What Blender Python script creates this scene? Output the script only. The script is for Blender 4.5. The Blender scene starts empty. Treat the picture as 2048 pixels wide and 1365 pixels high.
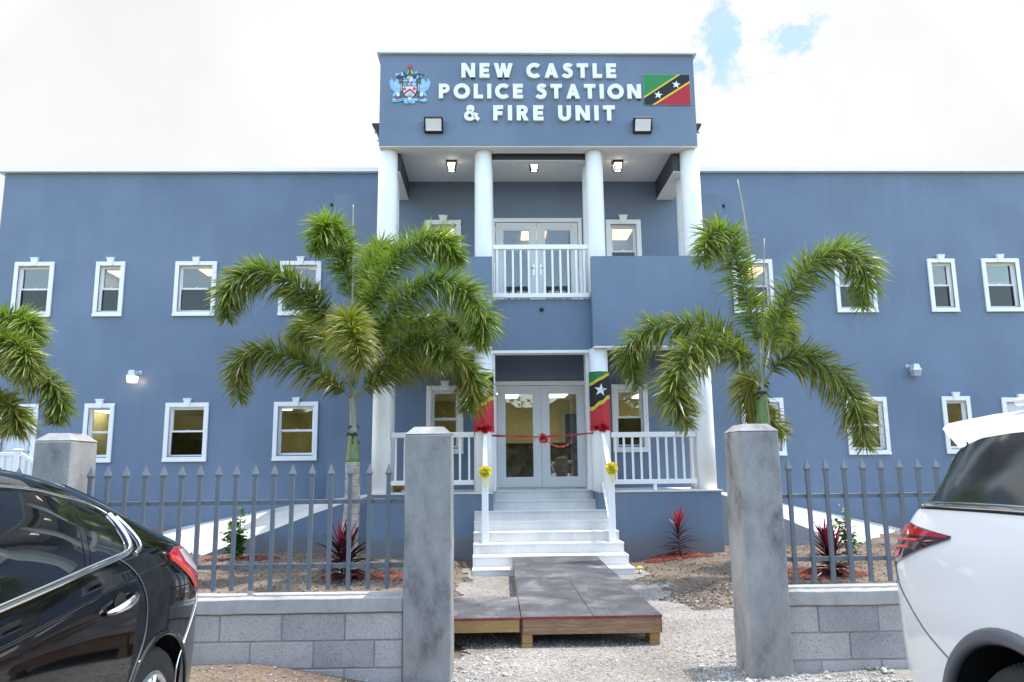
import bpy, bmesh, math, random
from math import pi, sin, cos, radians, atan2, sqrt
from mathutils import Vector, Matrix, noise as mnoise
scene = bpy.context.scene
COL = scene.collection
WL = {}          # world location of every object we make

# ------------------------------------------------------------------ materials
def new_mat(name):
    m = bpy.data.materials.new(name); m.use_nodes = True
    nt = m.node_tree
    for n in list(nt.nodes):
        nt.nodes.remove(n)
    out = nt.nodes.new('ShaderNodeOutputMaterial')
    b = nt.nodes.new('ShaderNodeBsdfPrincipled')
    nt.links.new(b.outputs[0], out.inputs[0])
    return m, nt, b, out

def N(nt, typ, **kw):
    n = nt.nodes.new(typ)
    for k, v in kw.items():
        if k == 'inp':
            for kk, vv in v.items():
                n.inputs[kk].default_value = vv
        else:
            setattr(n, k, v)
    return n

def ramp(nt, fac, stops):
    r = nt.nodes.new('ShaderNodeValToRGB')
    el = r.color_ramp.elements
    while len(el) < len(stops):
        el.new(0.5)
    for e, (p, c) in zip(el, stops):
        e.position = p
        e.color = (c[0], c[1], c[2], 1) if not isinstance(c, (int, float)) else (c, c, c, 1)
    nt.links.new(fac, r.inputs[0])
    return r

def mat(name, col, rough=0.6, metal=0.0, var=0.0, scale=6.0, bump=0.0, bscale=60.0, coat=0.0, spec=0.5, sheen=0.0, detail=6, stretch=None, emis=None, estr=0.0):
    m, nt, b, out = new_mat(name)
    c4 = (col[0], col[1], col[2], 1)
    b.inputs['Base Color'].default_value = c4
    b.inputs['Roughness'].default_value = rough
    b.inputs['Metallic'].default_value = metal
    b.inputs['Coat Weight'].default_value = coat
    b.inputs['Coat Roughness'].default_value = 0.03
    b.inputs['Specular IOR Level'].default_value = spec
    b.inputs['Sheen Weight'].default_value = sheen
    if emis:
        b.inputs['Emission Color'].default_value = (*emis, 1)
        b.inputs['Emission Strength'].default_value = estr
    L = nt.links
    tc = N(nt, 'ShaderNodeTexCoord')
    vec = tc.outputs['Object']
    if stretch:
        mp = N(nt, 'ShaderNodeMapping'); mp.inputs['Scale'].default_value = stretch
        L.new(vec, mp.inputs[0]); vec = mp.outputs[0]
    if var > 0:
        nz = N(nt, 'ShaderNodeTexNoise', inp={'Scale': scale, 'Detail': detail, 'Roughness': 0.6})
        L.new(vec, nz.inputs['Vector'])
        lo = [x * (1 - var) for x in col]; hi = [min(1, x * (1 + var)) for x in col]
        r = ramp(nt, nz.outputs[0], [(0.3, lo), (0.7, hi)])
        L.new(r.outputs[0], b.inputs['Base Color'])
    if bump > 0:
        nb = N(nt, 'ShaderNodeTexNoise', inp={'Scale': bscale, 'Detail': 5, 'Roughness': 0.65})
        L.new(vec, nb.inputs['Vector'])
        bp = N(nt, 'ShaderNodeBump', inp={'Strength': bump, 'Distance': 0.02})
        L.new(nb.outputs[0], bp.inputs['Height'])
        L.new(bp.outputs[0], b.inputs['Normal'])
    return m

def plaster(name, col, streak=0.13):
    """painted render: broad tone variation, soft trowel relief, faint vertical streaks"""
    m, nt, b, out = new_mat(name); L = nt.links
    tc = N(nt, 'ShaderNodeTexCoord')
    geo = N(nt, 'ShaderNodeNewGeometry')
    vec = geo.outputs['Position']
    n1 = N(nt, 'ShaderNodeTexNoise', inp={'Scale': 0.55, 'Detail': 5, 'Roughness': 0.55}); L.new(vec, n1.inputs['Vector'])
    mp = N(nt, 'ShaderNodeMapping'); mp.inputs['Scale'].default_value = (3.0, 3.0, 0.35); L.new(vec, mp.inputs[0])
    n2 = N(nt, 'ShaderNodeTexNoise', inp={'Scale': 1.0, 'Detail': 6, 'Roughness': 0.6}); L.new(mp.outputs[0], n2.inputs['Vector'])
    mx = N(nt, 'ShaderNodeMath', operation='MULTIPLY_ADD'); mx.inputs[1].default_value = 0.72
    L.new(n1.outputs[0], mx.inputs[0])
    m2 = N(nt, 'ShaderNodeMath', operation='MULTIPLY'); m2.inputs[1].default_value = 0.28
    L.new(n2.outputs[0], m2.inputs[0]); L.new(m2.outputs[0], mx.inputs[2])
    lo = [c * (1 - streak) for c in col]; hi = [c * (1 + streak) for c in col]
    r = ramp(nt, mx.outputs[0], [(0.33, lo), (0.67, hi)])
    # mud splashed up from the beds
    sz = N(nt, 'ShaderNodeSeparateXYZ'); L.new(vec, sz.inputs[0])
    nd = N(nt, 'ShaderNodeTexNoise', inp={'Scale': 5.0, 'Detail': 6, 'Roughness': 0.7}); L.new(vec, nd.inputs['Vector'])
    md = N(nt, 'ShaderNodeMath', operation='MULTIPLY_ADD'); md.inputs[1].default_value = -0.75; L.new(nd.outputs[0], md.inputs[0]); L.new(sz.outputs[2], md.inputs[2])
    rd = ramp(nt, md.outputs[0], [(0.0, 0.55), (0.16, 0.0)])
    mxd = N(nt, 'ShaderNodeMixRGB'); mxd.inputs[2].default_value = (0.17, 0.135, 0.105, 1); L.new(rd.outputs[0], mxd.inputs[0]); L.new(r.outputs[0], mxd.inputs[1])
    L.new(mxd.outputs[0], b.inputs['Base Color'])
    b.inputs['Roughness'].default_value = 0.55
    b.inputs['Specular IOR Level'].default_value = 0.35
    n3 = N(nt, 'ShaderNodeTexNoise', inp={'Scale': 2.2, 'Detail': 4, 'Roughness': 0.5}); L.new(vec, n3.inputs['Vector'])
    n4 = N(nt, 'ShaderNodeTexNoise', inp={'Scale': 70.0, 'Detail': 3, 'Roughness': 0.6}); L.new(vec, n4.inputs['Vector'])
    b1 = N(nt, 'ShaderNodeBump', inp={'Strength': 0.55, 'Distance': 0.02}); L.new(n3.outputs[0], b1.inputs['Height'])
    b2 = N(nt, 'ShaderNodeBump', inp={'Strength': 0.12, 'Distance': 0.01}); L.new(n4.outputs[0], b2.inputs['Height'])
    L.new(b1.outputs[0], b2.inputs['Normal']); L.new(b2.outputs[0], b.inputs['Normal'])
    return m

def concrete(name, c_light, c_mid, c_dark, scale=2.2, bump=0.35, grain=160, gl=(0.72, 1.08)):
    m, nt, b, out = new_mat(name); L = nt.links
    geo = N(nt, 'ShaderNodeNewGeometry'); vec = geo.outputs['Position']
    mp = N(nt, 'ShaderNodeMapping'); mp.inputs['Scale'].default_value = (1.4, 1.4, 0.8); L.new(vec, mp.inputs[0])
    n1 = N(nt, 'ShaderNodeTexNoise', inp={'Scale': scale, 'Detail': 10, 'Roughness': 0.68, 'Distortion': 0.12}); L.new(mp.outputs[0], n1.inputs['Vector'])
    r1 = ramp(nt, n1.outputs[0], [(0.30, c_dark), (0.46, c_mid), (0.66, c_light)])
    n2 = N(nt, 'ShaderNodeTexNoise', inp={'Scale': grain, 'Detail': 3, 'Roughness': 0.7}); L.new(vec, n2.inputs['Vector'])
    r2 = ramp(nt, n2.outputs[0], [(0.3, gl[0]), (0.6, gl[1])])
    mx = N(nt, 'ShaderNodeMixRGB', blend_type='MULTIPLY'); mx.inputs[0].default_value = 0.8
    L.new(r1.outputs[0], mx.inputs[1]); L.new(r2.outputs[0], mx.inputs[2])
    L.new(mx.outputs[0], b.inputs['Base Color'])
    b.inputs['Roughness'].default_value = 0.85
    b.inputs['Specular IOR Level'].default_value = 0.25
    n3 = N(nt, 'ShaderNodeTexNoise', inp={'Scale': 38.0, 'Detail': 6, 'Roughness': 0.7}); L.new(vec, n3.inputs['Vector'])
    bp = N(nt, 'ShaderNodeBump', inp={'Strength': bump, 'Distance': 0.012}); L.new(n3.outputs[0], bp.inputs['Height'])
    L.new(bp.outputs[0], b.inputs['Normal'])
    return m

def blockmat(name, c1, c2):
    """hollow concrete block: pitted grey-pink face"""
    m, nt, b, out = new_mat(name); L = nt.links
    geo = N(nt, 'ShaderNodeNewGeometry'); vec = geo.outputs['Position']
    n1 = N(nt, 'ShaderNodeTexNoise', inp={'Scale': 1.9, 'Detail': 5, 'Roughness': 0.55}); L.new(vec, n1.inputs['Vector'])
    r1 = ramp(nt, n1.outputs[0], [(0.35, c2), (0.62, c1)])
    v = N(nt, 'ShaderNodeTexVoronoi', inp={'Scale': 62.0, 'Randomness': 1.0}); L.new(vec, v.inputs['Vector'])
    n2 = N(nt, 'ShaderNodeTexNoise', inp={'Scale': 90.0, 'Detail': 5, 'Roughness': 0.75}); L.new(vec, n2.inputs['Vector'])
    r2 = ramp(nt, n2.outputs[0], [(0.35, 0.30), (0.45, 0.92), (0.7, 1.2)])
    mx = N(nt, 'ShaderNodeMixRGB', blend_type='MULTIPLY'); mx.inputs[0].default_value = 0.75
    L.new(r1.outputs[0], mx.inputs[1]); L.new(r2.outputs[0], mx.inputs[2])
    L.new(mx.outputs[0], b.inputs['Base Color'])
    b.inputs['Roughness'].default_value = 0.95; b.inputs['Specular IOR Level'].default_value = 0.15
    bp = N(nt, 'ShaderNodeBump', inp={'Strength': 0.6, 'Distance': 0.008}); L.new(n2.outputs[0], bp.inputs['Height'])
    L.new(bp.outputs[0], b.inputs['Normal'])
    return m

def woodmat(name, c1, c2, axis='X', scale=7.0):
    m, nt, b, out = new_mat(name); L = nt.links
    geo = N(nt, 'ShaderNodeNewGeometry'); vec = geo.outputs['Position']
    mp = N(nt, 'ShaderNodeMapping')
    mp.inputs['Scale'].default_value = (0.35, 6.0, 6.0) if axis == 'X' else (6.0, 0.35, 6.0)
    L.new(vec, mp.inputs[0])
    w = N(nt, 'ShaderNodeTexNoise', inp={'Scale': scale, 'Detail': 4, 'Roughness': 0.5, 'Distortion': 1.2}); L.new(mp.outputs[0], w.inputs['Vector'])
    r = ramp(nt, w.outputs[0], [(0.35, c1), (0.5, c2), (0.62, c1)])
    n2 = N(nt, 'ShaderNodeTexNoise', inp={'Scale': 3.0, 'Detail': 3}); L.new(vec, n2.inputs['Vector'])
    r2 = ramp(nt, n2.outputs[0], [(0.3, 0.75), (0.7, 1.1)])
    mx = N(nt, 'ShaderNodeMixRGB', blend_type='MULTIPLY'); mx.inputs[0].default_value = 0.7
    L.new(r.outputs[0], mx.inputs[1]); L.new(r2.outputs[0], mx.inputs[2])
    L.new(mx.outputs[0], b.inputs['Base Color'])
    b.inputs['Roughness'].default_value = 0.75
    return m

def glassmat(name, tint, refl=0.10, extra=1.0):
    """clear pane: tinted see-through plus mirror reflection growing with angle"""
    m = bpy.data.materials.new(name); m.use_nodes = True
    nt = m.node_tree; nt.nodes.clear(); L = nt.links
    out = N(nt, 'ShaderNodeOutputMaterial')
    tr = N(nt, 'ShaderNodeBsdfTransparent'); tr.inputs[0].default_value = (*tint, 1)
    gl = N(nt, 'ShaderNodeBsdfGlossy'); gl.inputs['Roughness'].default_value = 0.012; gl.inputs[0].default_value = (1, 1, 1, 1)
    # old float glass is never dead flat
    geo = N(nt, 'ShaderNodeNewGeometry')
    nz = N(nt, 'ShaderNodeTexNoise', inp={'Scale': 1.3, 'Detail': 1}); L.new(geo.outputs['Position'], nz.inputs['Vector'])
    bp = N(nt, 'ShaderNodeBump', inp={'Strength': 0.05, 'Distance': 0.05}); L.new(nz.outputs[0], bp.inputs['Height'])
    L.new(bp.outputs[0], gl.inputs['Normal'])
    fr = N(nt, 'ShaderNodeFresnel', inp={'IOR': 1.5})
    ma = N(nt, 'ShaderNodeMath', operation='MULTIPLY_ADD'); ma.inputs[1].default_value = extra; ma.inputs[2].default_value = refl
    ma.use_clamp = True
    L.new(fr.outputs[0], ma.inputs[0])
    mx = N(nt, 'ShaderNodeMixShader')
    L.new(ma.outputs[0], mx.inputs[0]); L.new(tr.outputs[0], mx.inputs[1]); L.new(gl.outputs[0], mx.inputs[2])
    L.new(mx.outputs[0], out.inputs[0])
    return m

def leafmat(name, trans=0.35, rough=0.38, tcol=(1.1, 1.25, 0.5)):
    """leaf whose own colour comes from the mesh's tint attribute; light shines through it"""
    m, nt, b, out = new_mat(name); L = nt.links
    at = N(nt, 'ShaderNodeAttribute', attribute_name='tint')
    L.new(at.outputs['Color'], b.inputs['Base Color'])
    b.inputs['Roughness'].default_value = rough
    b.inputs['Specular IOR Level'].default_value = 0.4
    tl = N(nt, 'ShaderNodeBsdfTranslucent')
    mu = N(nt, 'ShaderNodeMixRGB', blend_type='MULTIPLY'); mu.inputs[0].default_value = 1
    mu.inputs[2].default_value = (*tcol, 1)
    L.new(at.outputs['Color'], mu.inputs[1]); L.new(mu.outputs[0], tl.inputs[0])
    ms = N(nt, 'ShaderNodeMixShader'); ms.inputs[0].default_value = trans
    L.new(b.outputs[0], ms.inputs[1]); L.new(tl.outputs[0], ms.inputs[2])
    L.new(ms.outputs[0], out.inputs[0])
    return m

def emit(name, col, s):
    m = bpy.data.materials.new(name); m.use_nodes = True
    nt = m.node_tree; nt.nodes.clear()
    out = N(nt, 'ShaderNodeOutputMaterial'); e = N(nt, 'ShaderNodeEmission')
    e.inputs[0].default_value = (*col, 1); e.inputs[1].default_value = s
    nt.links.new(e.outputs[0], out.inputs[0])
    return m

# ------------------------------------------------------------------ mesh helpers
class MB:
    def __init__(s):
        s.v = []; s.f = []; s.mi = []; s.sm = []; s.col = []
    def face(s, idx, mi=0, smooth=False, col=None):
        s.f.append(tuple(idx)); s.mi.append(mi); s.sm.append(smooth); s.col.append(col)
    def add(s, vs, fs, mi=0, smooth=False, col=None):
        o = len(s.v); s.v += [tuple(p) for p in vs]
        for f in fs:
            s.face([i + o for i in f], mi, smooth, col)
    def box(s, x0, x1, y0, y1, z0, z1, mi=0):
        vs = [(x0, y0, z0), (x1, y0, z0), (x1, y1, z0), (x0, y1, z0), (x0, y0, z1), (x1, y0, z1), (x1, y1, z1), (x0, y1, z1)]
        s.add(vs, [(0, 3, 2, 1), (4, 5, 6, 7), (0, 1, 5, 4), (1, 2, 6, 5), (2, 3, 7, 6), (3, 0, 4, 7)], mi)
    def bbox(s, x0, x1, y0, y1, z0, z1, c=0.006, mi=0):
        """box with chamfered edges"""
        bm = bmesh.new(); bmesh.ops.create_cube(bm, size=1)
        for v in bm.verts:
            v.co = Vector(((x0 + x1) / 2 + v.co.x * (x1 - x0), (y0 + y1) / 2 + v.co.y * (y1 - y0), (z0 + z1) / 2 + v.co.z * (z1 - z0)))
        bmesh.ops.bevel(bm, geom=bm.edges[:], offset=c, segments=1, affect='EDGES', profile=0.5)
        s.bm(bm, mi)
    def bm(s, bm, mi=0, smooth=False):
        o = len(s.v); bm.verts.index_update()
        s.v += [tuple(v.co) for v in bm.verts]
        for f in bm.faces:
            s.face([v.index + o for v in f.verts], mi, smooth)
        bm.free()
    def prism(s, poly, ax, d0, d1, mi=0, smooth=False):
        """extrude a 2-D polygon; ax='y': poly in (x,z), from y=d0 to d1; 'x': (y,z); 'z': (x,y)"""
        n = len(poly)
        def P(p, d):
            return (p[0], d, p[1]) if ax == 'y' else ((d, p[0], p[1]) if ax == 'x' else (p[0], p[1], d))
        vs = [P(p, d0) for p in poly] + [P(p, d1) for p in poly]
        fs = [tuple(range(n)), tuple(range(2 * n - 1, n - 1, -1))]
        o = len(s.v); s.v += vs
        for f in fs: s.face([i + o for i in f], mi)
        for i in range(n):
            j = (i + 1) % n
            s.face([o + j, o + i, o + n + i, o + n + j], mi, smooth)
    def tube(s, pts, r, n=8, mi=0, smooth=True, cap=True, col=None, flat=None):
        """swept tube along pts; r number or list; flat=(dir, factor) squashes it"""
        pts = [Vector(p) for p in pts]
        rs = r if isinstance(r, (list, tuple)) else [r] * len(pts)
        o = len(s.v); up = None
        for i, p in enumerate(pts):
            t = (pts[min(i + 1, len(pts) - 1)] - pts[max(i - 1, 0)])
            if t.length < 1e-9: t = Vector((0, 0, 1))
            t.normalize()
            if up is None:
                up = Vector((0, 0, 1)) if abs(t.z) < 0.9 else Vector((1, 0, 0))
            a = t.cross(up)
            if a.length < 1e-6: a = t.cross(Vector((0, 1, 0)))
            a.normalize(); b = a.cross(t).normalized(); up = b
            for k in range(n):
                th = 2 * pi * k / n
                q = a * (cos(th) * rs[i]) + b * (sin(th) * rs[i])
                if flat:
                    d = Vector(flat[0]); q = q - d * (q.dot(d) * (1 - flat[1]))
                s.v.append(tuple(p + q))
        for i in range(len(pts) - 1):
            for k in range(n):
                k2 = (k + 1) % n
                s.face([o + i * n + k, o + i * n + k2, o + (i + 1) * n + k2, o + (i + 1) * n + k], mi, smooth, col)
        if cap:
            s.face([o + k for k in range(n - 1, -1, -1)], mi, False, col)
            s.face([o + (len(pts) - 1) * n + k for k in range(n)], mi, False, col)
    def lathe(s, prof, c, n=24, ax='z', mi=0, smooth=True, caps=True):
        """revolve (r, h) pairs about an axis through c"""
        o = len(s.v)
        for r, h in prof:
            for k in range(n):
                th = 2 * pi * k / n
                a, b = r * cos(th), r * sin(th)
                if ax == 'z': s.v.append((c[0] + a, c[1] + b, c[2] + h))
                elif ax == 'x': s.v.append((c[0] + h, c[1] + a, c[2] + b))
                else: s.v.append((c[0] + b, c[1] + h, c[2] + a))
        for i in range(len(prof) - 1):
            for k in range(n):
                k2 = (k + 1) % n
                s.face([o + i * n + k, o + i * n + k2, o + (i + 1) * n + k2, o + (i + 1) * n + k], mi, smooth)
        if caps:
            if prof[0][0] > 1e-6: s.face([o + k for k in range(n - 1, -1, -1)], mi)
            if prof[-1][0] > 1e-6: s.face([o + (len(prof) - 1) * n + k for k in range(n)], mi)
    def grid(s, P, mi=0, smooth=True, wrap=False):
        """P[i][j] points"""
        o = len(s.v); n = len(P[0])
        for row in P: s.v += [tuple(p) for p in row]
        for i in range(len(P) - 1):
            for j in range(n - (0 if wrap else 1)):
                j2 = (j + 1) % n
                s.face([o + i * n + j, o + i * n + j2, o + (i + 1) * n + j2, o + (i + 1) * n + j], mi, smooth)
    def build(s, name, mats, parent=None, org=None):
        if not isinstance(mats, (list, tuple)): mats = [mats]
        if org is None: org = WL[parent] if parent else Vector((0, 0, 0))
        org = Vector(org)
        me = bpy.data.meshes.new(name)
        me.from_pydata([(p[0] - org.x, p[1] - org.y, p[2] - org.z) for p in s.v], [], s.f)
        for m in mats: me.materials.append(m)
        me.polygons.foreach_set('material_index', s.mi)
        me.polygons.foreach_set('use_smooth', s.sm)
        if any(c is not None for c in s.col):
            ca = me.color_attributes.new('tint', 'FLOAT_COLOR', 'CORNER')
            buf = []
            for f, c in zip(s.f, s.col):
                c = c or (0.1, 0.1, 0.1)
                if isinstance(c[0], (tuple, list)):
                    for q in c: buf += [q[0], q[1], q[2], 1]
                else:
                    buf += [c[0], c[1], c[2], 1] * len(f)
            ca.data.foreach_set('color', buf)
        me.update()
        return link(bpy.data.objects.new(name, me), org, parent)

def link(o, org, parent=None):
    org = Vector(org)
    COL.objects.link(o)
    WL[o] = org
    o.location = org - (WL[parent] if parent else Vector((0, 0, 0)))
    if parent: o.parent = parent
    return o

def fixnormals(o):
    bm = bmesh.new(); bm.from_mesh(o.data)
    bmesh.ops.recalc_face_normals(bm, faces=bm.faces[:])
    bm.to_mesh(o.data); bm.free()
    return o

def thing(name, label, cat, loc, group=None):
    o = bpy.data.objects.new(name, None)
    o.empty_display_size = 0.1
    link(o, loc)
    return tag(o, label, cat, group)

def tag(o, label, cat, group=None, kind=None):
    if label: o['label'] = label
    if cat: o['category'] = cat
    if group: o['group'] = group
    if kind: o['kind'] = kind
    return o

def struct(o, kind='structure', label=None):
    o['kind'] = kind
    if label: o['label'] = label
    return o

def dup_tree(o, delta, parent=None):
    """copy a thing or part, and everything under it"""
    c = o.copy(); COL.objects.link(c)
    if parent is not None: c.parent = parent
    else: c.location = Vector(o.location) + Vector(delta)
    WL[c] = WL[o] + Vector(delta)
    for ch in list(o.children): dup_tree(ch, delta, c)
    return c

def dup_part(o, delta):
    """copy a part (and sub-parts), keep its parent, shift it"""
    c = o.copy(); COL.objects.link(c)
    c.location = Vector(o.location) + Vector(delta); WL[c] = WL[o] + Vector(delta)
    for ch in list(o.children): dup_tree(ch, delta, c)
    return c

def catmull(pts, n):
    """n samples along a Catmull-Rom spline"""
    P = [Vector(p) for p in pts]
    P = [P[0] * 2 - P[1]] + P + [P[-1] * 2 - P[-2]]
    m = len(P) - 3; out = []
    for i in range(n):
        t = i / (n - 1) * m; k = min(int(t), m - 1); t -= k
        a, b, c, d = P[k:k + 4]
        out.append(0.5 * ((2 * b) + (c - a) * t + (2 * a - 5 * b + 4 * c - d) * t * t + (3 * b - a - 3 * c + d) * t ** 3))
    return out

def lerp(a, b, t): return a + (b - a) * t
def interp(xs, ys, x):
    if x <= xs[0]: return ys[0]
    for i in range(len(xs) - 1):
        if x <= xs[i + 1]:
            return lerp(ys[i], ys[i + 1], (x - xs[i]) / (xs[i + 1] - xs[i]))
    return ys[-1]

def text_mesh(txt, size, ext, bold=0.0, space=1.0, bev=0.0):
    cu = bpy.data.curves.new('lettering', 'FONT')
    cu.body = txt; cu.size = size; cu.extrude = ext; cu.offset = bold; cu.space_character = space
    cu.align_x = 'CENTER'; cu.resolution_u = 6; cu.bevel_depth = bev
    o = bpy.data.objects.new('lettering', cu); COL.objects.link(o)
    dg = bpy.context.evaluated_depsgraph_get()
    ev = o.evaluated_get(dg)
    me = bpy.data.meshes.new_from_object(ev)
    COL.objects.unlink(o); bpy.data.objects.remove(o)
    return me
# ------------------------------------------------------------------ exposure and sky settings
EXPO = 1.2
SUN_E = 2.3
SKYK = (2.6, 2.44, 2.15)
GAPS = [((0.2649, 0.8265, 0.4967), 0.012, 0.033), ((0.3428, 0.8078, 0.4796), 0.010, 0.026), ((0.275, 0.842, 0.464), 0.004, 0.028)]
CLOUDK = (1.55, 0.32)
# ------------------------------------------------------------------ palette
PAINT = (0.155, 0.208, 0.300)
M_wall = plaster('blue_grey_paint', PAINT)
M_white = mat('white_paint', (0.87, 0.87, 0.87), 0.45, var=0.03, scale=3, bump=0.08, bscale=25)
M_vinyl = mat('white_vinyl', (0.87, 0.87, 0.87), 0.35)
M_ceil = mat('ceiling_white', (0.78, 0.77, 0.76), 0.7, var=0.03, scale=2)
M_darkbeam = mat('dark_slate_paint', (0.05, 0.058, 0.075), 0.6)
M_step = concrete('step_stone', (0.74, 0.72, 0.70), (0.66, 0.645, 0.63), (0.56, 0.545, 0.53), scale=1.2, bump=0.06, grain=60, gl=(0.93, 1.03))
M_rampc = concrete('ramp_concrete', (0.66, 0.64, 0.60), (0.58, 0.56, 0.53), (0.46, 0.44, 0.41), scale=0.9, bump=0.15, grain=50)
M_conc = concrete('cast_concrete', (0.37, 0.365, 0.355), (0.26, 0.257, 0.252), (0.10, 0.10, 0.10))
M_coping = concrete('coping_concrete', (0.44, 0.43, 0.41), (0.37, 0.36, 0.35), (0.26, 0.255, 0.25), scale=3)
M_block = blockmat('concrete_block', (0.49, 0.450, 0.435), (0.40, 0.365, 0.355))
M_blockdark = blockmat('damp_concrete_block', (0.42, 0.39, 0.385), (0.31, 0.29, 0.29))
M_mortar = concrete('mortar', (0.40, 0.40, 0.40), (0.34, 0.34, 0.345), (0.24, 0.24, 0.245), scale=4)
M_fence = mat('grey_steel_paint', (0.130, 0.150, 0.175), 0.42, var=0.1, scale=9, bump=0.05, bscale=80, spec=0.5)
M_glass = glassmat('window_glass', (0.80, 0.84, 0.84), 0.035, 1.3)
M_screen = glassmat('screened_glass', (0.34, 0.35, 0.36), 0.02, 0.6)
M_black = mat('black_metal', (0.012, 0.012, 0.014), 0.4)
M_chrome = mat('chrome', (0.82, 0.83, 0.86), 0.06, 1.0)
M_steel = mat('brushed_steel', (0.55, 0.55, 0.56), 0.3, 1.0)
M_letter = mat('white_acrylic', (0.85, 0.86, 0.86), 0.35)
M_red = mat('flag_red', (0.42, 0.02, 0.035), 0.7)
M_green = mat('flag_green', (0.025, 0.24, 0.075), 0.7)
M_yel = mat('flag_yellow', (0.72, 0.52, 0.04), 0.7)
M_blk = mat('flag_black', (0.012, 0.014, 0.02), 0.7)
M_star = mat('star_white', (0.82, 0.84, 0.86), 0.6)
M_int_y = mat('interior_yellow_paint', (0.62, 0.50, 0.20), 0.7, var=0.05, scale=1.5)
M_int_c = mat('interior_cream_paint', (0.42, 0.41, 0.44), 0.7)
M_tilefl = mat('interior_floor', (0.45, 0.42, 0.38), 0.4)
M_panel = emit('ceiling_panel_light', (1.0, 0.97, 0.9), 3.0)
M_panelw = emit('warm_ceiling_panel', (1.0, 0.60, 0.30), 1.3)
M_bulb = emit('lantern_glow', (1.0, 0.90, 0.70), 2.6)
M_bulbw = emit('wall_lamp_glow', (1.0, 0.82, 0.62), 1.6)
M_dull = mat('frosted_plastic', (0.78, 0.79, 0.82), 0.3, var=0.1, scale=30)
M_doorpanel = mat('door_white', (0.72, 0.73, 0.75), 0.35)

# ------------------------------------------------------------------ building
FY = 14.1      # front of porch / fascia / parapets
PY = 16.1      # porch back wall
WY = 18.4      # wing wall
FLOOR = 1.30
bld = thing('police_station', 'long two-storey blue-grey building with white trim, a raised central porch and a tall lettered fascia', 'building', (0.97, FY, 0))

def wall_with_holes(x0, x1, y, thick, z0, z1, holes, name, m, parent):
    """front wall as a slab with real openings: split along hole edges"""
    xs = sorted({x0, x1} | {h[0] for h in holes} | {h[1] for h in holes})
    zs = sorted({z0, z1} | {h[2] for h in holes} | {h[3] for h in holes})
    xs = [x for x in xs if x0 <= x <= x1]; zs = [z for z in zs if z0 <= z <= z1]
    b = MB(); V = {}
    def vid(x, yy, z):
        k = (round(x, 4), yy, round(z, 4))
        if k not in V:
            V[k] = len(b.v); b.v.append((x, yy, z))
        return V[k]
    def inhole(cx, cz): return any(h[0] < cx < h[1] and h[2] < cz < h[3] for h in holes)
    solid = {}
    for i in range(len(xs) - 1):
        for j in range(len(zs) - 1):
            solid[i, j] = not inhole((xs[i] + xs[i + 1]) / 2, (zs[j] + zs[j + 1]) / 2)
    y2 = y + thick
    for (i, j), s in solid.items():
        xa, xb, za, zb = xs[i], xs[i + 1], zs[j], zs[j + 1]
        if s:
            b.face([vid(xa, y, za), vid(xb, y, za), vid(xb, y, zb), vid(xa, y, zb)])
            b.face([vid(xa, y2, za), vid(xa, y2, zb), vid(xb, y2, zb), vid(xb, y2, za)])
            for di, dj, e in ((-1, 0, ((xa, za), (xa, zb))), (1, 0, ((xb, zb), (xb, za))), (0, -1, ((xb, za), (xa, za))), (0, 1, ((xa, zb), (xb, zb)))):
                if not solid.get((i + di, j + dj), False):
                    (p, q), (r, t) = e
                    b.face([vid(p, y, q), vid(r, y, t), vid(r, y2, t), vid(p, y2, q)])
    return b.build(name, m, parent)

# window positions (outer trim edges)
UP = [(-11.58, -10.63), (-9.63, -8.93), (-7.72, -6.71), (-5.19, -4.17), (5.97, 6.99), (8.54, 9.56), (10.91, 11.61), (12.29, 13.25)]
UZ = (5.44, 6.80)
LO = [(-9.63, -8.93), (-7.74, -6.72), (-5.19, -4.14), (5.99, 7.03), (8.54, 9.56), (10.92, 11.62)]
LZ = (1.96, 3.34)
TR = 0.105   # trim width
def hole(w, z): return (w[0] + TR - 0.01, w[1] - TR + 0.01, z[0] + TR + 0.02, z[1] - TR + 0.01)
DOORL = (-11.62, -10.70, 1.25, 3.34)
DOORR = (12.40, 13.36, 1.25, 3.30)
wholes = [hole(w, UZ) for w in UP] + [hole(w, LZ) for w in LO] + [
    (DOORL[0] + 0.1, DOORL[1] - 0.1, DOORL[2], DOORL[3] - 0.1), (DOORR[0] + 0.1, DOORR[1] - 0.1, DOORR[2], DOORR[3] - 0.1)]
X0, X1 = -12.05, 14.05
RT = 9.08
BX0, BX1 = -3.42, 5.10        # central block
wall_with_holes(X0, BX0, WY, 0.22, -0.2, RT, [h for h in wholes if h[1] < BX0], 'wing_wall', M_wall, bld)
wall_with_holes(BX1, X1, WY, 0.22, -0.2, RT, [h for h in wholes if h[0] > BX1], 'wing_wall', M_wall, bld)
b = MB(); b.box(BX0, BX1, WY + 0.004, WY + 0.22, 7.0, RT); b.build('wing_wall', M_wall, bld)
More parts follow.
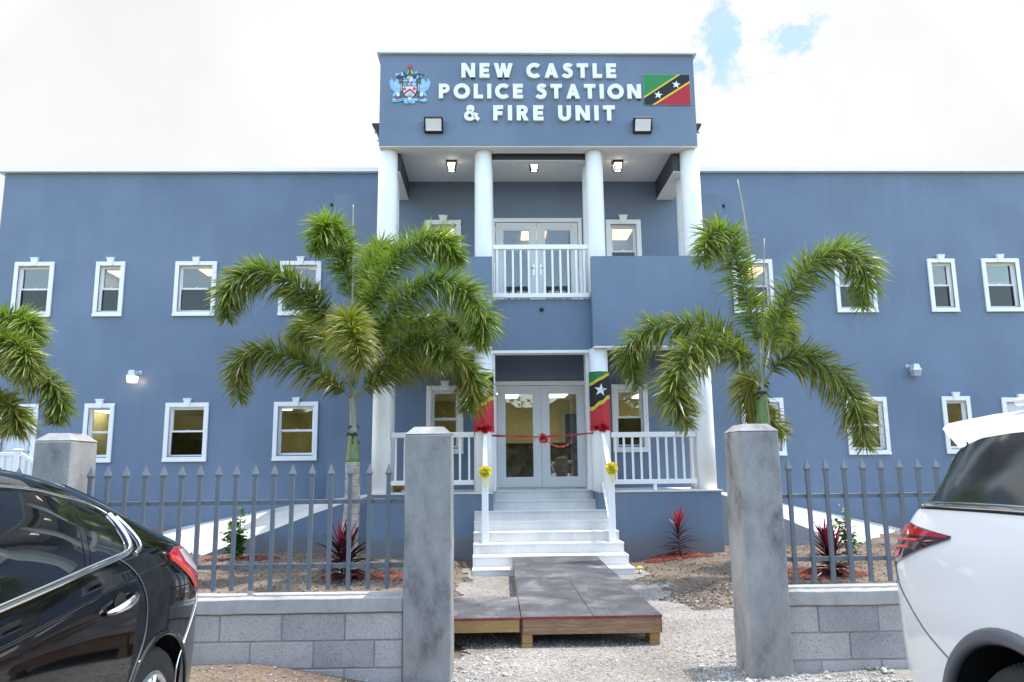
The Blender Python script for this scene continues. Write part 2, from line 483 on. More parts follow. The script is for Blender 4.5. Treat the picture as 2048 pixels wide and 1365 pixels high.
# side and rear walls, roof slab
b = MB(); b.box(X0, X0 + 0.2, WY + 0.22, 28, -0.2, RT); b.build('side_wall', M_wall, bld)
b = MB(); b.box(X1 - 0.2, X1, WY + 0.22, 28, -0.2, RT); b.build('side_wall', M_wall, bld)
b = MB(); b.box(X0, X1, 28, 28.2, -0.2, RT); b.build('rear_wall', M_wall, bld)
b = MB(); b.box(X0 - 0.004, X1 + 0.004, WY + 0.02, 28.19, RT - 0.35, RT - 0.2); b.build('roof', M_ceil, bld)
b = MB()
b.prism([(WY - 0.13, RT), (WY - 0.13, RT + 0.10), (WY - 0.05, RT + 0.12), (WY + 0.35, RT + 0.12), (WY + 0.35, RT)], 'x', X0 - 0.13, X1 + 0.13)
b.box(X0 - 0.13, X0 + 0.25, WY + 0.35, 28.3, RT, RT + 0.12); b.box(X1 - 0.25, X1 + 0.13, WY + 0.35, 28.3, RT, RT + 0.12)
b.build('roof_coping', M_white, bld)

# central block front (the porch back wall)
TX0, TX1 = -2.17, 4.05
PUP = [(-1.44, -0.66), (2.50, 3.27)]
PUZ = (5.66, 7.07)
PLO = [(-1.38, -0.61), (2.51, 3.27)]
PLZ = (2.03, 3.45)
UD = (0.01, 1.97, 4.96, 7.10)
LD = (0.02, 2.02, FLOOR, 3.52)
ph = [hole(w, PUZ) for w in PUP] + [hole(w, PLZ) for w in PLO]
for d in (UD, LD): ph.append((d[0] + 0.06, d[1] - 0.06, d[2], d[3] - 0.06))
wall_with_holes(BX0, BX1, PY, 0.22, -0.2, 7.68, ph, 'porch_wall', M_wall, bld)
b = MB(); b.box(TX0 + 0.25, TX1 - 0.25, PY, PY + 0.22, 7.68, 8.05); b.build('porch_wall', M_wall, bld)
b = MB(); b.box(BX0, BX0 + 0.2, PY + 0.22, WY - 0.002, -0.2, 7.68); b.box(BX1 - 0.2, BX1, PY + 0.22, WY - 0.002, -0.2, 7.68); b.box(BX0 + .2, BX1 - .2, PY + 0.22, WY - 0.002, 7.45, 7.68)
b.build('block_side_wall', M_wall, bld)

# tower fascia, ceilings, beams
FZ0, FZ1 = 7.92, 9.83
b = MB()
b.box(TX0, TX1, FY, FY + 0.34, FZ0, FZ1)
b.box(TX0, TX0 + 0.25, FY + 0.34, 19.5, FZ0, FZ1); b.box(TX1 - 0.25, TX1, FY + 0.34, 19.5, FZ0, FZ1)
b.box(TX0 + 0.25, TX1 - 0.25, 19.25, 19.5, RT - 0.2, FZ1)
b.build('fascia', M_wall, bld)
b = MB()
for (a0, a1, c0, c1) in ((TX0 - 0.07, TX1 + 0.07, FY - 0.07, FY + 0.42), (TX0 - 0.07, TX0 + 0.32, FY + 0.42, 19.57), (TX1 - 0.32, TX1 + 0.07, FY + 0.42, 19.57)):
    b.bbox(a0, a1, c0, c1, FZ1 + 0.001, FZ1 + 0.085, 0.01)
b.build('fascia_coping', M_white, bld)
b = MB(); b.box(TX0 + 0.25, TX1 - 0.25, FY + 0.34, PY + 0.1, 7.96, 8.1); b.box(TX0 + 0.25, TX1 - 0.25, FY + .34, 19.25, 9.3, 9.42); b.build('porch_ceiling', M_ceil, bld)
b = MB(); b.box(TX0 + 0.004, TX1 - 0.004, FY + 0.012, FY + 0.336, FZ0 - 0.02, FZ0 - 0.001); b.build('beam_soffit', M_ceil, bld)
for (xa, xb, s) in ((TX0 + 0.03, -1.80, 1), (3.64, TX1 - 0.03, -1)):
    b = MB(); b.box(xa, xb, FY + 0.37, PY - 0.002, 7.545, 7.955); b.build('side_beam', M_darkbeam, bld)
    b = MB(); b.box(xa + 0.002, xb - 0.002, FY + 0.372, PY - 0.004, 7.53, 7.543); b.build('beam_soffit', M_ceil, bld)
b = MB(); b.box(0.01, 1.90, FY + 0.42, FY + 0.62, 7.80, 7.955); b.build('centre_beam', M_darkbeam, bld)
b = MB(); b.box(0.012, 1.898, FY + 0.422, FY + 0.62, 7.785, 7.799); b.build('beam_soffit', M_ceil, bld)

# columns
def column(x, y, z0, z1, r):
    b = MB()
    prof = [(r * 1.0, 0), (r * 1.0, (z1 - z0) * 0.33), (r * 0.985, (z1 - z0) * 0.66), (r * 0.95, z1 - z0)]
    b.lathe(prof, (x, y, z0), 40)
    return b.build('column', M_white, bld, org=(x, y, z0))
CX = [-2.025, -0.150, 2.045, 3.955]
for x in CX: column(x, FY + 0.30, 4.955, 7.90, 0.176 if x in (CX[1], CX[2]) else 0.195)
LX = [-2.05, -0.165, 2.015, 3.965]
for x in LX: column(x, FY + 0.26, FLOOR, 3.93, 0.180)
for x in (CX[1] + .0, CX[2]): column(x + (0.03 if x < 1 else -0.03), FY + 0.72, 4.955, 7.785, 0.165)
for x in (CX[0], CX[3]): column(x, FY + 0.80, 4.955, 7.53, 0.17)
for x in (LX[0], LX[3]): column(x, FY + 0.75, FLOOR, 3.9, 0.17)
for x in (LX[1] + 0.06, LX[2] - 0.06):
    b = MB(); b.bbox(x - 0.16, x + 0.16, FY + 0.46, FY + 0.78, FLOOR, 3.93, 0.008); b.build('pilaster', M_white, bld)

# upper balcony: parapets with a lower recessed middle
PZ0, PZ1 = 3.96, 5.69
for (xa, xb, so) in ((TX0 - 0.06, 0.01, 0), (1.895, 4.17, 1)):
    b = MB(); t = 0.13
    b.box(xa, xb, FY, FY + t, PZ0, PZ1)
    if so == 0:
        b.box(xa, xa + t, FY + t, PY - 0.002, PZ0, PZ1); b.box(xb - t, xb, FY + t, FY + 0.42, PZ0, 5.02)
    else:
        b.box(xb - t, xb, FY + t, PY - 0.002, PZ0, PZ1); b.box(xa, xa + t, FY + t, FY + 0.42, PZ0, 5.02)
    b.build('balcony_parapet', M_wall, bld)
    b = MB(); b.box(xa + 0.006, xb - 0.006, FY + 0.006, FY + 0.4, PZ0 - 0.03, PZ0 - 0.002); b.build('beam_soffit', M_white, bld)
b = MB(); b.box(0.012, 1.893, FY + 0.36, FY + 0.5, 3.94, 4.93); b.build('balcony_edge', M_wall, bld)
b = MB(); b.box(-0.15, 2.05, FY + 0.345, FY + 0.62, 3.885, 3.938); b.build('beam_soffit', M_white, bld)
b = MB(); b.box(TX0 - 0.05, 4.16, FY + 0.502, PY - 0.002, 4.72, 4.95); b.build('balcony_floor', M_ceil, bld)
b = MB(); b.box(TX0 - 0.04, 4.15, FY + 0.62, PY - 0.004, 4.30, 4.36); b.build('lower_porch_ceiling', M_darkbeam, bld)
def railing(x0, x1, y, z0, z1, nb, name='railing', foot=True):
    r = MB(); r.bbox(x0, x1, y - 0.036, y + 0.036, z0, z0 + 0.085, 0.006)
    if foot: r.box((x0 + x1) / 2 - 0.03, (x0 + x1) / 2 + 0.03, y - 0.025, y + 0.025, z0 - 0.11, z0)
    o = r.build(name, M_vinyl, bld, org=((x0 + x1) / 2, y, z0))
    r = MB(); r.bbox(x0, x1, y - 0.045, y + 0.045, z1 - 0.095, z1, 0.008); r.build('top_rail', M_vinyl, o)
    for i in range(nb):
        x = x0 + (x1 - x0) * (i + 0.5) / nb
        bb = MB(); bb.box(x - 0.019, x + 0.019, y - 0.019, y + 0.019, z0 + 0.084, z1 - 0.094)
        bb.build('baluster', M_vinyl, o)
    return o
railing(0.03, 1.87, FY + 0.30, 4.95, 6.00, 12, foot=False)
# brackets at rail ends
# ------------------------------------------------------------------ lower porch base, floor, steps
b = MB()
b.box(-2.22, -0.0, FY, FY + 0.75, -0.2, FLOOR - 0.03); b.box(1.91, 4.15, FY, FY + 0.75, -0.2, FLOOR - 0.03)
b.box(-2.22, 4.15, FY + 0.75, PY - 0.002, -0.2, FLOOR - 0.03)
b.build('porch_base', M_wall, bld)
b = MB()
b.box(-2.245, 0.002, FY - 0.02, FY + 0.75, FLOOR - 0.029, FLOOR); b.box(1.908, 4.175, FY - 0.02, FY + 0.75, FLOOR - 0.029, FLOOR)
b.box(-2.245, 4.175, FY + 0.80, PY - 0.004, FLOOR - 0.029, FLOOR)
b.build('porch_floor', M_step, bld)
SR = 0.1650
RC = FY + 0.75                      # back of the stair recess
edges = [FY + 0.36, FY - 0.05, FY - 0.31, FY - 0.61, FY - 0.91, FY - 1.24, FY - 1.58]
xr = [1.908, 2.13, 2.14, 2.16, 2.19, 2.21, 2.24]
b = MB()
b.box(0.002, 1.908, RC - 0.003, RC - 0.001, -0.1, FLOOR - 0.03)
b.bbox(0.002, 1.908, RC - 0.02, RC + 0.05, FLOOR - 0.028, FLOOR + 0.003, 0.006)
for i, e in enumerate(edges):
    zt = FLOOR - SR * (i + 1); zb = zt - SR if i < 6 else -0.1
    if i == 0:
        b.box(0.002, 1.908, e + 0.02, RC - 0.003, zb, zt - 0.03); b.bbox(0.003, 1.907, e, RC - 0.004, zt - 0.03, zt, 0.006)
    else:
        b.box(-0.335, xr[i], e + 0.02, FY - 0.003, zb, zt - 0.03)
        b.bbox(-0.339, xr[i] + 0.004, e, FY - 0.004, zt - 0.03, zt, 0.006)
        if i == 1: b.box(0.003, 1.907, FY - 0.003, FY + 0.379, zb, zt)
b.build('entrance_steps', M_step, bld)
# lower porch railings
railing(-1.87, -0.35, FY + 0.22, 1.43, 2.39, 9)
railing(2.20, 3.78, FY + 0.22, 1.41, 2.36, 10)
# stair hand rails
for x, zt in ((-0.135, 1.66), (2.02, 1.70)):
    post_y = FY - 0.78; zb = FLOOR - SR * 5
    r = MB(); r.bbox(x - 0.055, x + 0.055, post_y - 0.055, post_y + 0.055, zb, zt, 0.006)
    r.bbox(x - 0.065, x + 0.065, post_y - 0.065, post_y + 0.065, zt, zt + 0.035, 0.01)
    o = r.build('handrail', M_vinyl, bld, org=(x, post_y, zb))
    y1 = FY + 0.07
    for (za, zc, h) in ((zt - 0.10, 2.42, 0.08), (zb + 0.20, FLOOR + 0.16, 0.07)):
        rr = MB(); rr.prism([(post_y + 0.055, za), (y1, zc - 0.08), (y1, zc - 0.08 + h), (post_y + 0.055, za + h)], 'x', x - 0.035, x + 0.035)
        rr.build('rail', M_vinyl, o)
    for k in range(5):
        yy = post_y + 0.17 + k * 0.14; t = (yy - post_y - 0.055) / (y1 - post_y - 0.055)
        bb = MB(); bb.box(x - 0.018, x + 0.018, yy - 0.018, yy + 0.018, lerp(zb + 0.26, FLOOR + 0.14, t), lerp(zt - 0.09, 2.35, t))
        bb.build('baluster', M_vinyl, o)

# ------------------------------------------------------------------ windows
def window(w, z, y, screen=True, raised=0.0, clear=False):
    xc = (w[0] + w[1]) / 2; x0, x1 = w; z0, z1 = z
    b = MB(); t = TR; d = 0.05
    # outer moulded trim with a lip
    for (a0, a1, c0, c1) in ((x0, x0 + t, z0 + t, z1 - t), (x1 - t, x1, z0 + t, z1 - t), (x0, x1, z1 - t, z1), (x0, x1, z0, z0 + t)):
        b.bbox(a0, a1, y - d, y - 0.001, c0, c1, 0.008)
    b.bbox(x0 - 0.004, x1 + 0.004, y - d - 0.012, y - d + 0.002, z0 - 0.004, z0 + 0.05, 0.004)
    k = 0.085   # keystone
    b.prism([(xc - k, z1 + 0.075), (xc - k * 0.62, z1 - 0.105), (xc + k * 0.62, z1 - 0.105), (xc + k, z1 + 0.075)], 'y', y - d - 0.03, y - 0.001)
    b.bbox(xc - k - 0.012, xc + k + 0.012, y - d - 0.04, y - 0.001, z1 + 0.075, z1 + 0.10, 0.004)
    o = b.build('window', M_white, bld, org=(xc, y, z0))
    ix0, ix1, iz0, iz1 = x0 + t - 0.012, x1 - t + 0.012, z0 + t - 0.012, z1 - t + 0.012
    f = MB(); fw = 0.045; ya, yb = y + 0.075, y + 0.15
    for (a0, a1, c0, c1) in ((ix0, ix0 + fw, iz0 + fw, iz1 - fw), (ix1 - fw, ix1, iz0 + fw, iz1 - fw), (ix0, ix1, iz1 - fw, iz1), (ix0, ix1, iz0, iz0 + fw + 0.02)):
        f.bbox(a0, a1, ya, yb, c0, c1, 0.005)
    # white reveal lining
    f.box(ix0 - .001, ix0 + 0.012, y - 0.04, ya, iz0 + .012, iz1 - .012); f.box(ix1 - 0.012, ix1 + .001, y - 0.04, ya, iz0 + .012, iz1 - .012)
    f.box(ix0 + .012, ix1 - .012, y - 0.04, ya, iz1 - 0.012, iz1 + .001); f.box(ix0 + .012, ix1 - .012, y - 0.045, ya, iz0 - .001, iz0 + 0.012)
    f.build('window_frame', M_vinyl, o)
    gx0, gx1 = ix0 + fw, ix1 - fw; gz0, gz1 = iz0 + fw + 0.02, iz1 - fw
    zm = (gz0 + gz1) / 2 + 0.01; s = 0.022
    up = MB()
    for (a0, a1, c0, c1) in ((gx0, gx0 + s, zm + s, gz1 - s), (gx1 - s, gx1, zm + s, gz1 - s), (gx0, gx1, gz1 - s, gz1), (gx0, gx1, zm - 0.02, zm + s)):
        up.box(a0, a1, ya + 0.012, ya + 0.04, c0, c1)
    up.bbox(xc - 0.03, xc + 0.03, ya + 0.0, ya + 0.014, zm + s - 0.004, zm + s + 0.012, 0.003)
    us = up.build('upper_sash', M_vinyl, o)
    g = MB(); g.box(gx0 + s - .004, gx1 - s + .004, ya + 0.024, ya + 0.03, zm + s - .004, gz1 - s + .004); g.build('pane', M_glass, us)
    lo = MB(); dz = raised
    for (a0, a1, c0, c1) in ((gx0, gx0 + s, gz0 + s, zm - s), (gx1 - s, gx1, gz0 + s, zm - s), (gx0, gx1, gz0, gz0 + s), (gx0, gx1, zm - s - 0.012, zm - 0.021)):
        lo.box(a0, a1, ya + 0.045, ya + 0.07, c0 + dz, c1 + dz)
    ls = lo.build('lower_sash', M_vinyl, o)
    g = MB(); g.box(gx0 + s - .004, gx1 - s + .004, ya + 0.054, ya + 0.06, gz0 + s - .004 + dz, zm - s - 0.012 + .004 + dz); g.build('pane', M_glass, ls)
    if screen:
        g = MB(); g.box(gx0 + .002, gx1 - .002, ya + 0.018, ya + 0.021, gz0 + .002, zm - 0.021); g.build('insect_screen', M_screen, o)
    return o
for i, w in enumerate(UP): window(w, UZ, WY, True, 0.10 if i in (5, 7) else 0.0)
for i, w in enumerate(LO): window(w, LZ, WY, i in (1, 3))
for w in PUP: window(w, PUZ, PY, True)
for i, w in enumerate(PLO): window(w, PLZ, PY, i == 1)

# ------------------------------------------------------------------ doors
def double_door(d, y):
    x0, x1, z0, z1 = d; xc = (x0 + x1) / 2
    b = MB()
    b.bbox(x0, x0 + 0.075, y - 0.03, y + 0.05, z0, z1 - 0.075, 0.006); b.bbox(x1 - 0.075, x1, y - 0.03, y + 0.05, z0, z1 - 0.075, 0.006)
    b.bbox(x0, x1, y - 0.03, y + 0.05, z1 - 0.075, z1, 0.006)
    b.bbox(x0 - 0.01, x1 + 0.01, y - 0.036, y - 0.004, z1 - 0.02, z1 + 0.012, 0.004)
    o = b.build('double_door', M_white, bld, org=(xc, y, z0))
    th = MB(); th.box(x0 + .076, x1 - .076, y - 0.04, y + 0.05, z0 + .002, z0 + 0.02); th.build('threshold', M_steel, o)
    for s in (-1, 1):
        a, c = (x0 + 0.082, xc - 0.003) if s < 0 else (xc + 0.003, x1 - 0.082)
        l = MB(); st = 0.155; ya, yb = y + 0.0, y + 0.045
        zt, zbm = z1 - 0.085, z0 + 0.024
        l.bbox(a, a + st, ya, yb, zbm, zt, 0.004); l.bbox(c - st, c, ya, yb, zbm, zt, 0.004)
        l.bbox(a + st, c - st, ya, yb, zt - 0.16, zt, 0.004); l.bbox(a + st, c - st, ya, yb, zbm, zbm + 0.20, 0.004)
        # glazing bead
        g0, g1, h0, h1 = a + st, c - st, zbm + 0.20, zt - 0.16
        for (p0, p1, q0, q1) in ((g0, g0 + .018, h0, h1), (g1 - .018, g1, h0, h1), (g0 + .018, g1 - .018, h1 - .018, h1), (g0 + .018, g1 - .018, h0, h0 + .018)):
            l.box(p0, p1, ya + 0.012, ya + 0.034, q0, q1)
        lf = l.build('door_leaf', M_doorpanel, o)
        g = MB(); g.box(g0 + .01, g1 - .01, ya + 0.02, ya + 0.026, h0 + .01, h1 - .01); g.build('pane', M_glass, lf)
        hx = xc - s * -0.075
        h = MB(); h.bbox(hx - 0.022, hx + 0.022, ya - 0.012, ya - 0.001, z0 + 0.86, z0 + 1.12, 0.005)
        h.tube([(hx, ya - 0.012, z0 + 1.03), (hx, ya - 0.05, z0 + 1.03), (hx + s * 0.03, ya - 0.058, z0 + 1.03), (hx + s * 0.12, ya - 0.055, z0 + 1.035)], 0.009, 8)
        h.lathe([(0.014, -0.012), (0.014, 0.0)], (hx, ya - 0.012, z0 + 0.93), 12, 'y')
        h.build('door_handle', M_steel, lf)
        for hz in (0.25, 1.05, 1.85):
            q = MB(); ex = a if s < 0 else c
            q.lathe([(0.009, 0), (0.009, 0.10)], (ex + s * 0.006, ya - 0.006, z0 + hz), 8); q.build('hinge', M_steel, lf)
    return o
double_door(UD, PY)
double_door(LD, PY)
def single_door(d, y, key):
    x0, x1, z0, z1 = d; xc = (x0 + x1) / 2
    b = MB(); t = 0.11
    b.bbox(x0, x0 + t, y - 0.045, y - 0.001, z0, z1 - t, 0.006); b.bbox(x1 - t, x1, y - 0.045, y - 0.001, z0, z1 - t, 0.006); b.bbox(x0, x1, y - 0.045, y - 0.001, z1 - t, z1, 0.006)
    if key: b.prism([(xc - .085, z1 + 0.08), (xc - .053, z1 - 0.105), (xc + .053, z1 - 0.105), (xc + .085, z1 + 0.08)], 'y', y - 0.08, y - 0.001)
    o = b.build('side_door', M_white, bld, org=(xc, y, z0))
    l = MB(); l.box(x0 + t - .008, x1 - t + .008, y + 0.06, y + 0.10, z0 + 0.01, z1 - t + .008)
    for (p0, p1, q0, q1) in ((x0 + t + .09, xc - .05, z0 + .2, z0 + .85), (xc + .05, x1 - t - .09, z0 + .2, z0 + .85), (x0 + t + .09, xc - .05, z0 + 1.0, z1 - t - .2), (xc + .05, x1 - t - .09, z0 + 1.0, z1 - t - .2)):
        l.bbox(p0, p1, y + 0.05, y + 0.062, q0, q1, 0.01)
    lf = l.build('door_leaf', M_doorpanel, o)
    h = MB(); hx = x1 - t - 0.06
    h.lathe([(0.03, -0.03), (0.03, 0.0)], (hx, y + 0.06, z0 + 1.16), 14, 'y'); h.lathe([(0.03, -0.02), (0.03, 0.0)], (hx, y + 0.06, z0 + 0.98), 14, 'y')
    h.tube([(hx, y + 0.04, z0 + 0.98), (hx, y + 0.0, z0 + 0.98), (hx - 0.13, y - 0.0, z0 + 0.975)], 0.011, 8)
    h.build('door_handle', M_steel, lf)
single_door(DOORL, WY, False); single_door(DOORR, WY, True)

# ------------------------------------------------------------------ rooms seen through the glass
def room(x0, x1, y0, y1, z0, z1, mw, panels, mp, mc=None, name='interior_room'):
    b = MB()
    b.box(x0, x1, y1, y1 + 0.1, z0, z1, 0)
    b.box(x0 - 0.1, x0, y0, y1 + 0.1, z0, z1, 0); b.box(x1, x1 + 0.1, y0, y1 + 0.1, z0, z1, 0)
    b.box(x0 - .1, x1 + .1, y0, y1 + .1, z1, z1 + 0.08, 1); b.box(x0 - .1, x1 + .1, y0, y1 + .1, z0 - 0.08, z0, 2)
    o = b.build(name, [mw, mc or M_ceil, M_tilefl], bld)
    for (px, py) in panels:
        p = MB(); p.box(px - 0.3, px + 0.3, py - 0.6, py + 0.6, z1 - 0.03, z1 - 0.008); p.build('ceiling_panel_light', mp, o)
    return o
M_tanceil = mat('tan_ceiling', (0.46, 0.36, 0.29), 0.7)
room(X0 + 0.25, BX0 - 0.1, WY + 0.23, 25.0, 1.25, 3.55, M_int_y, [(-11.45, 23.2), (-6.3, 22.6), (-4.4, 21.5)], M_panel)
room(BX1 + 0.1, X1 - 0.25, WY + 0.23, 25.0, 1.25, 3.55, M_int_y, [(7.2, 22.2), (10.4, 22.6), (12.6, 21.6)], M_panel)
room(X0 + 0.25, BX0 - 0.1, WY + 0.23, 24.5, 4.95, 7.75, M_int_c, [(-8.5, 22.8), (-11.3, 23.4), (-5.2, 22.0)], M_panelw)
room(BX1 + 0.1, X1 - 0.25, WY + 0.23, 24.5, 4.95, 7.75, M_int_c, [(8.2, 23.3), (12.6, 23.6)], M_panelw)
room(BX0 + 0.25, BX1 - 0.25, PY + 0.23, 21.6, 4.95, 7.35, M_int_c, [(-1.0, 18.15), (3.08, 18.2), (1.03, 18.2)], M_panelw, M_tanceil)
ir = room(BX0 + 0.25, BX1 - 0.25, PY + 0.23, 21.6, FLOOR, 3.60, M_int_y, [(0.36, 19.8), (1.62, 19.8), (4.1, 20.2)], M_panel)
def tilemat():
    m, nt, b, out = new_mat('counter_tiles'); L = nt.links
    geo = N(nt, 'ShaderNodeNewGeometry'); mp = N(nt, 'ShaderNodeMapping'); mp.inputs['Rotation'].default_value = (radians(90), 0, 0)
    L.new(geo.outputs['Position'], mp.inputs[0])
    br = N(nt, 'ShaderNodeTexBrick', inp={'Scale': 3.4, 'Color1': (0.55, 0.43, 0.33, 1), 'Color2': (0.20, 0.17, 0.15, 1), 'Mortar': (0.30, 0.24, 0.20, 1), 'Mortar Size': 0.008, 'Brick Width': 0.55, 'Row Height': 0.5})
    L.new(mp.outputs[0], br.inputs['Vector']); L.new(br.outputs[0], b.inputs['Base Color']); b.inputs['Roughness'].default_value = 0.35
    return m
b = MB(); b.box(-0.9, 2.9, 19.2, 19.7, FLOOR, 2.28); ct = b.build('reception_counter', tilemat(), bld)
b = MB(); b.bbox(-0.95, 2.95, 19.12, 19.78, 2.281, 2.34, 0.01); b.build('counter_top', woodmat('counter_wood', (0.25, 0.14, 0.07), (0.16, 0.08, 0.04)), ct)
b = MB(); b.box(1.95, 2.03, 21.52, 21.598, FLOOR, 3.3); b.box(2.78, 2.86, 21.52, 21.598, FLOOR, 3.3); b.box(2.03, 2.78, 21.52, 21.598, 3.22, 3.3)
io = b.build('inner_doorway', M_int_c, ir); b = MB(); b.box(2.03, 2.78, 21.55, 21.597, FLOOR, 3.22); b.build('doorway_dark_panel', M_darkbeam, io)  # flat dark panel filling the inner doorway

# ------------------------------------------------------------------ ramps on both sides (white concrete on blue and grey side walls)
def ramp_side(front, back, yb_break, name):
    """front/back: lists of (x, z); front edge at y=15.2, back edge meets the walls"""
    b = MB(); yf = 15.2
    n = len(front)
    top = [(x, yf, z) for x, z in front] + [(x, y, z) for x, y, z in back]
    o = 0; b.v += top
    for i in range(n - 1): b.face([i, i + 1, n + i + 1, n + i], 0)
    base = len(b.v); b.v += [(x, yf, -0.3) for x, z in front]
    for i in range(n - 1): b.face([base + i, base + i + 1, i + 1, i], 1)
    # slab edge lip slightly proud
    return b
fl = [(-2.23, 1.27), (-3.0, 1.05), (-3.44, 0.905), (-4.21, 0.615), (-5.59, 0.13), (-6.3, -0.12)]
bl = [(-2.23, PY - .004, 1.285), (-2.94, PY - .004, 1.17), (-3.42, PY - .004, 1.13), (-4.42, WY - .004, 0.99), (-7.02, WY - .004, 0.50), (-9.6, WY - .004, -0.05)]
b = ramp_side(fl, bl, 0, 'l')
ramp_o = fixnormals(b.build('access_ramp', [M_rampc, M_wall], bld))
fr = [(4.16, 1.27), (4.9, 1.04), (5.63, 0.72), (6.55, 0.33), (7.48, -0.05), (8.2, -0.3)]
br_ = [(4.16, PY - .004, 1.27), (5.08, PY - .004, 1.14), (6.84, WY - .004, 0.84), (8.21, WY - .004, 0.55), (9.48, WY - .004, 0.26), (11.4, WY - .004, -0.2)]
b = ramp_side(fr, br_, 0, 'r')
M_rwall = concrete('grey_ramp_wall', (0.30, 0.31, 0.33), (0.26, 0.27, 0.29), (0.20, 0.21, 0.23), scale=0.8)  # mottled grey for the right ramp's side wall
fixnormals(b.build('access_ramp', [M_rampc, M_rwall], bld))
# side-door landing with vinyl rail
b = MB(); b.box(X0, -9.75, 16.9, WY - 0.002, -0.2, 1.20); b.build('side_landing', M_wall, bld)
r = MB(); r.bbox(-10.30, -10.18, 16.92, 17.04, 1.2, 2.20, 0.008); r.bbox(-10.32, -10.16, 16.90, 17.06, 2.20, 2.25, 0.02)
ro = r.build('side_railing', M_vinyl, bld, org=(-10.24, 17, 1.2))
r = MB(); r.bbox(X0, -10.30, 16.95, 17.01, 2.10, 2.18, 0.006); r.bbox(X0, -10.30, 16.95, 17.01, 1.28, 1.36, 0.006); r.prism([(-10.18, 2.10), (-10.18, 2.18), (-9.2, 1.60), (-9.2, 1.52)], 'y', 16.95, 17.01); r.build('rail', M_vinyl, ro)
for k in range(11):
    x = X0 + 0.1 + k * 0.155
    q = MB(); q.box(x - .05, x + .05, 16.965, 16.995, 1.36, 2.10); q.build('baluster', M_vinyl, ro)
for k in range(7):
    x = -10.10 + k * 0.13; zt = 2.10 - (x + 10.18) * 0.59
    q = MB(); q.box(x - .04, x + .04, 16.965, 16.995, zt - 0.75, zt); q.build('baluster', M_vinyl, ro)
b = MB(); b.box(12.1, X1, 16.9, WY - 0.002, -0.2, 1.20); b.build('side_landing', M_wall, bld)
